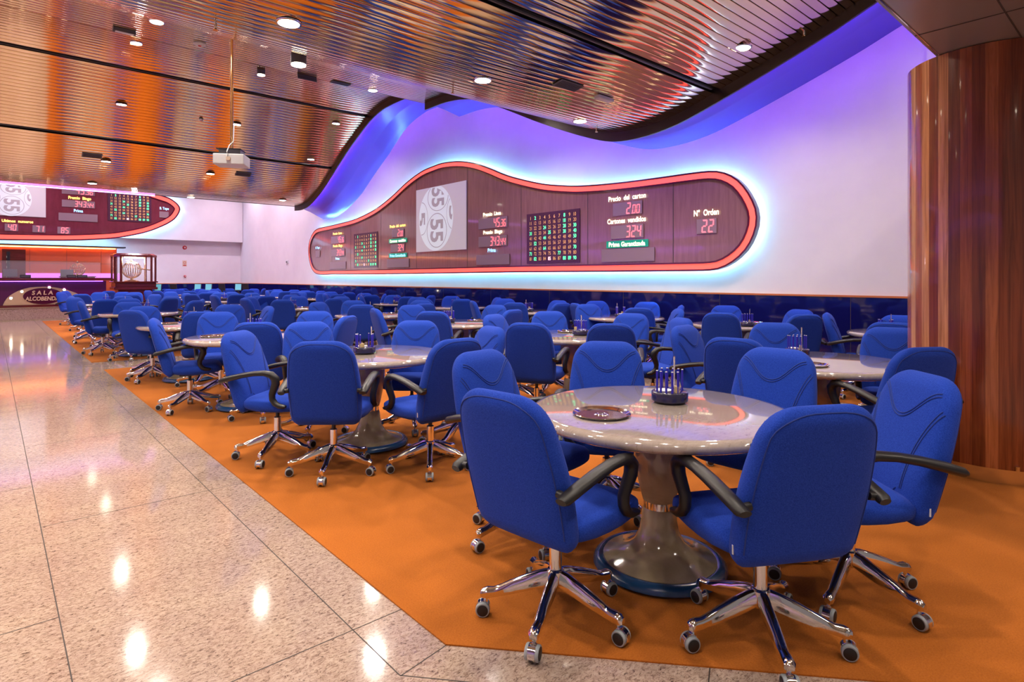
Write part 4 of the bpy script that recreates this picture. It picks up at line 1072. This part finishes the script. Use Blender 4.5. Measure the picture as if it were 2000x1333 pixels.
def stitching_mesh():
    mb = MB(); r = .0026
    def curve(fn, n=26, back=False):
        P = []
        for k in range(n + 1):
            x, z = fn(k / n); P.append((x, (back_y if back else front_y)(x, z) + (-.0006 if back else .0006), z))
        mb.tube(P, r, M['seam'], 5)
    # sagging curve across the upper back
    curve(lambda t: ((t - .5) * .35, .788 + .112 * (1 - math.cos(PI * abs(2 * t - 1) ** 1.1)) / 2), 34)
    curve(lambda t: ((t - .5) * .36, .776 + .112 * (1 - math.cos(PI * abs(2 * t - 1) ** 1.1)) / 2), 34)
    for s in (-1, 1):
        curve(lambda t: (s * (.205 - .082 * math.sin(t * PI / 2) ** 1.1), .835 - .33 * t ** 1.25))
        curve(lambda t: (s * (.214 - .082 * math.sin(t * PI / 2) ** 1.1), .823 - .32 * t ** 1.25))
        curve(lambda t: (s * (.105 - .012 * math.sin(PI * t)), .50 - .03 * t), 6)
    # piping round the back shell
    P = []
    for k in range(61):
        t = k / 60
        if t < .36: x, z = -.95, .44 + (t / .36) * .40
        elif t > .64: x, z = .95, .44 + ((1 - t) / .36) * .40
        else:
            a = PI - (t - .36) / .28 * PI; x, z = .95 * math.copysign(abs(math.cos(a)) ** .55, math.cos(a)), .84 + .098 * math.sin(a) ** .6
        w_, th, y = back_section(z); xx = x * w_ * .97
        P.append((xx, back_y(xx, z) - .0006, z))
    mb.tube(P, r, M['seam'], 5)
    return mb
def seat_mesh():
    mb = MB(); rings = []
    S = [(-.150, .215, .030, .440), (-.135, .225, .052, .438), (-.10, .232, .062, .437), (-.04, .240, .064, .432), (.04, .248, .063, .430), (.12, .252, .062, .432), (.19, .250, .060, .436), (.235, .242, .055, .438), (.262, .228, .046, .436), (.280, .208, .034, .432), (.290, .180, .018, .428), (.293, .15, .006, .426)]
    for y, w_, h, z in S:
        ring = []
        for k in range(28):
            a = 2 * PI * k / 28; ca, sa = math.cos(a), math.sin(a); e = 3.0
            u = w_ * math.copysign(abs(ca) ** (2 / e), ca); v = h * math.copysign(abs(sa) ** (2 / e), sa)
            dish = -.010 * max(0, 1 - (u / w_) ** 2) if v > 0 else 0
            ring.append((u, y, z + v + dish + (.004 if v > 0 else 0)))
        rings.append(ring)
    mb.loft(rings, M['fabric']); return mb
def arm_mesh(s):
    """closed-loop style arm: flat pad, rounded front, S-curved support foot"""
    P = [(-.305, .612, .020, .011), (-.290, .617, .024, .017), (-.22, .638, .026, .018), (-.12, .662, .027, .017), (-.03, .677, .027, .016), (.05, .681, .027, .018), (.10, .670, .027, .023),
         (.128, .642, .026, .027), (.130, .605, .024, .027), (.112, .565, .022, .024), (.096, .525, .021, .021), (.098, .490, .021, .019), (.118, .460, .021, .018), (.150, .442, .021, .016), (.185, .438, .020, .013), (.200, .440, .016, .006)]
    rings = []; n = 14
    for i, (y, z, a, b) in enumerate(P):
        a *= 1.12; b *= 1.15
        y0, z0 = P[max(0, i - 1)][:2]; y1, z1 = P[min(len(P) - 1, i + 1)][:2]
        t = Vector((0, y1 - y0, z1 - z0)).normalized(); nn = Vector((0, -t.z, t.y))
        k = i / (len(P) - 1); x = s * (.262 + .018 * math.sin(PI * min(1, k * 1.5)) - .006 * k)
        rings.append([tuple(Vector((x + a * math.cos(2*PI*j/n), y, z)) + nn * b * math.sin(2*PI*j/n)) for j in range(n)])
    mb = MB(); mb.loft(rings, M['plastic'])
    mb.tube([(s * .258, -.278, .619), (s * .291, -.278, .619)], .006, M['rubber'], 8)
    mb.tube([(s * .225, -.272, .625), (s * .262, -.275, .620)], .015, M['plastic'], 8); mb.tube([(s * .22, .16, .437), (s * .262, .162, .440)], .014, M['plastic'], 8)
    return mb
LEG = [(.026, .192, .135, .020), (.06, .186, .124, .021), (.12, .166, .108, .0205), (.18, .142, .094, .0195), (.225, .122, .085, .0185), (.25, .113, .080, .0180), (.275, .113, .076, .0200), (.292, .108, .076, .0195), (.304, .098, .080, .012)]
def leg_mesh():
    mb = MB(); rings = []
    for r, zt, zb, w_ in LEG:
        rings.append([(r, -w_ * .62, zt - .002), (r, -w_ * .3, zt + .002), (r, w_ * .3, zt + .002), (r, w_ * .62, zt - .002), (r, w_, zt - (zt - zb) * .35), (r, w_ * .85, zb), (r, -w_ * .85, zb), (r, -w_, zt - (zt - zb) * .35)])
    mb.loft(rings, M['chrome']); return mb
def caster_mesh():
    c = (.282, 0, .030); mb = MB()
    mb.tube([(c[0], 0, .045), (c[0], 0, .085)], .008, M['chrome'], 8)
    # curved chrome hood between the wheels
    rings = []
    for k in range(9):
        a = -.35 + k * (PI + .5) / 8; rr = .032
        rings.append([(c[0] + .012 + rr * math.cos(a), -.010, c[2] + rr * math.sin(a)), (c[0] + .012 + rr * math.cos(a), .010, c[2] + rr * math.sin(a)), (c[0] + .012 + rr * .5 * math.cos(a), .010, c[2] + rr * .5 * math.sin(a)), (c[0] + .012 + rr * .5 * math.cos(a), -.010, c[2] + rr * .5 * math.sin(a))])
    mb.loft(rings, M['chrome'])
    for s in (-1, 1):
        xf = Matrix.Translation((c[0] + .012, s * .018, c[2])) @ Matrix.Rotation(-s * PI / 2, 4, 'X')
        mb.lathe([(.022, -.008), (.0275, -.007), (.029, -.003), (.029, .004), (.0265, .008)], M['tyre'], 22, xf=xf)
        mb.lathe([(.0225, -.006), (.0225, .0088), (.020, .0098), (0, .0098)], M['rubber'], 20, xf=xf)
        mb.lathe([(.0305, -.0095), (.0305, -.004), (.025, -.004)], M['chrome'], 22, xf=xf)
    return mb
def column_mesh():
    mb = MB(); mb.lathe([(.028, .125), (.034, .150), (.036, .176), (.036, .190), (.031, .196), (.0255, .197), (.0255, .300), (.022, .302)], M['chrome'], 24)
    mb.lathe([(.0145, .300), (.0145, .345), (.03, .350), (.05, .356), (.05, .375)], M['black'], 16)
    mb.box(-.10, .10, -.09, .09, .358, .374, M['black']); return mb

def make_chair(near=True):
    t = thing('office_chair', (0, 0, 0), '', 'chair', 'blue swivel armchairs')
    b = backrest_mesh().build('backrest', t, True, 60)
    if near:
        stitching_mesh().build('stitching', b, True)
        mb = MB(); mb.box(-.236, -.233, -.192, -.186, .43, .462, M['label_cloth']); mb.build('fabric_label', b)
    seat_mesh().build('seat', t, True, 60)
    for s in (-1, 1): arm_mesh(s).build('armrest', t, True, 50)
    if near:
        column_mesh().build('gas_column', t, True, 35)
        L0, C0 = leg_mesh().build('base_leg', t, True, 35), None
        C0 = caster_mesh().build('caster', L0, True, 40)
        for k in range(1, 5):
            L = L0.copy(); COL.objects.link(L); L.parent = t; L.rotation_euler = (0, 0, 2 * PI * k / 5)
            Cc = C0.copy(); COL.objects.link(Cc); Cc.parent = L
    else:
        mb = column_mesh(); lg, cs = leg_mesh(), caster_mesh()
        for k in range(5):
            R_ = Matrix.Rotation(2 * PI * k / 5, 4, 'Z')
            for src in (lg, cs):
                o = len(mb.v); mb.v += [tuple(R_ @ Vector(p)) for p in src.v]; mb.f += [tuple(i + o for i in f) for f in src.f]
                mb.m += [mb.mi(src.mats[k2]) for k2 in src.m]
        mb.build('star_base', t, True, 40)
    return t
near_chair = make_chair(True); far_chair = make_chair(False)
CHAIRS = [(1.711,1.664,6,0),(2.184,1.044,60,0),(2.783,0.94,137,0),(2.115,2.294,277,0),(2.743,2.244,219,0),(3.116,1.53,182,0),(1.818,3.948,51,1),(1.653,4.576,312,1),(2.379,3.571,91,1),(2.877,4.618,230,1),(2.167,5.09,258,1),(2.012,5.972,62,2),(2.877,3.915,170,1),(1.561,6.823,345,2),(1.817,21.391,326,7),(2.044,22.953,326,16),(1.565,15.246,315,5),(1.703,16.582,345,6),(1.833,18.829,73,7),(1.52,12.821,351,4),(2.317,20.151,263,7),(2.719,22.55,103,16),(1.747,13.996,77,5),(2.028,13.504,262,5),(1.754,11.668,263,4),(2.185,15.313,261,5),(2.703,17.54,76,6),(2.953,19.442,244,7),(2.928,20.032,275,7),(1.721,9.654,279,3),(1.625,9.065,35,3),(4.632,27.722,80,27),(4.119,22.118,320,16),(4.222,21.534,36,16),(2.847,16.961,209,6),(4.934,27.208,80,27),(5.161,25.516,59,27),(4.855,24.039,259,27),(5.234,24.498,258,27),(4.18,19.817,289,15),(2.864,14.831,229,5),(2.659,14.267,122,5),(5.656,25.809,78,27),(4.75,20.875,79,16),(4.2,17.469,318,14),(4.106,16.874,38,14),(2.6,12.101,130,4),(2.786,12.666,170,4),(6.15,25.431,67,28),(5.841,24.028,256,28),(5.341,21.706,242,16),(4.679,18.495,74,15),(4.346,15.368,8,13),(6.241,23.602,255,28),(6.761,24.961,247,28),(5.089,20.075,224,15),(4.784,17.569,259,14),(6.881,24.108,254,29),(2.043,8.224,72,3),(2.009,7.361,261,2),(5.304,17.823,280,14),(4.793,16.186,76,14),(6.948,22.164,73,26),(7.311,22.99,232,29),(7.62,23.459,147,29),(5.324,16.46,262,14),(4.388,13.637,232,13),(4.746,14.053,86,13),(4.354,13.025,298,12),(4.161,12.461,8,12),(2.649,9.416,246,3),(2.731,8.825,174,3),(4.355,11.667,61,12),(7.124,19.724,334,25),(7.271,20.571,65,26),(7.585,21.044,250,26),(6.866,19.182,240,25),(6.989,18.586,66,25),(7.025,17.331,20,24),(6.579,16.947,208,24),(7.588,18.582,248,25),(7.791,19.799,262,25),(5.461,14.055,259,13),(5.035,12.728,248,12),(7.394,17.793,67,24),(7.966,17.687,289,24),(6.973,15.449,277,23),(6.942,14.855,326,23),(7.476,16.44,245,24),(6.767,14.295,56,23),(7.669,15.922,84,24),(5.608,12.046,226,12),(5.165,11.644,99,12),(4.305,9.396,293,11),(4.85,9.643,250,11),(7.43,14.264,243,23),(6.897,12.711,329,22),(7.033,13.277,72,22),(7.363,13.74,149,23),(4.458,8.587,58,11),(2.837,6.803,236,2),(2.71,6.218,128,2),(4.211,7.105,346,10),(7.081,12.172,240,22),(7.135,11.608,58,22),(6.679,10.689,218,21),(6.726,10.092,30,21),(5.656,8.939,221,11),(5.243,8.344,88,11),(7.636,11.943,121,22),(4.73,7.406,257,10),(4.341,6.314,41,10),(7.731,10.726,237,21),(7.083,9.486,53,21),(6.885,8.367,332,20),(5.444,6.795,193,10),(7.676,9.552,161,21),(7.452,8.558,235,20),(6.875,7.642,43,20),(5.021,6.034,103,10),(4.357,4.804,288,9),(3.975,4.12,31,9),(7.462,7.463,184,20),(7.085,7.046,86,20),(4.96,4.891,230,9),(7.415,6.339,335,19),(6.984,5.913,246,19),(7.938,6.597,238,19),(4.461,3.599,39,9),(8.119,5.878,203,19),(7.029,5.168,37,19),(5.266,4.134,191,9),(7.62,5.218,124,19),(6.708,4.667,138,18),(5.056,3.535,152,9),(4.536,2.516,274,8),(6.867,3.744,21,18),(7.92,4.293,208,18),(5.099,2.31,204,8),(7.598,3.349,162,18),(7.098,3.049,55,18),(7.47,2.416,286,17),(4.148,2.06,8,8),(6.64,1.837,13,17),(7.189,1.919,195,17),(5.294,1.449,201,8),(4.343,1.262,58,8)]
BASE_ROT = {0: 178, 1: 193, 2: -62, 6: 200, 7: 196, 8: 205, 13: 190}
per = {}
for i, (x, y, a, ti) in enumerate(CHAIRS): per.setdefault(ti, []).append(i)
rank = {}
for ti, ids in per.items():
    ids.sort(key=lambda i: to_px(CHAIRS[i][0], CHAIRS[i][1], .8)[0])
    for k, i in enumerate(ids): rank[i] = (k, len(ids))
NUM = ['zero', 'one', 'two', 'three', 'four', 'five', 'six', 'seven', 'eight', 'nine', 'ten', 'eleven', 'twelve']
used = {True: False, False: False}
for i, (x, y, a, ti) in enumerate(CHAIRS):
    depth = x * SN + y * CS; near = depth < 10.5
    proto = near_chair if near else far_chair
    t = copy_tree(proto) if used[near] else proto
    used[near] = True
    on_carpet = (1.3 < x < 6.2 and (y < 10.5 or 11.7 < y < 23.7)) or (7.05 < x < 8.6 and (y < 10.5 or y > 11.7))
    t.location = (x, y, .006 if on_carpet else .001); rz = math.radians(a - 90); t.rotation_euler = (0, 0, rz)
    # view: how the chair is turned for someone at the camera
    va = math.atan2(y, x); rel = (math.radians(a) - va + PI) % (2 * PI) - PI
    dg = math.degrees(rel)
    view = 'from behind' if abs(dg) < 45 else 'facing camera' if abs(dg) > 135 else 'turned right' if dg < 0 else 'turned left'
    k, n = rank[i]
    pos = 'the only one' if n == 1 else ('leftmost of %s' % NUM[n] if k == 0 else 'rightmost of %s' % NUM[n] if k == n - 1 else '%s from left of %s' % (ORD[k], NUM[n]))
    t['label'] = 'blue armchair %s, %s, %s' % (view, pos, short_phrase(ti))
    br = math.radians(BASE_ROT[i]) - YAW if i in BASE_ROT else random.uniform(0, 2 * PI)
    if near:
        kk = 0
        for ch in t.children:
            if ch.name.startswith('base_leg'):
                ch.rotation_euler = (0, 0, br - rz + 2 * PI * kk / 5); kk += 1
    else:
        for ch in t.children:
            if ch.name.startswith('star_base'): ch.rotation_euler = (0, 0, br - rz)
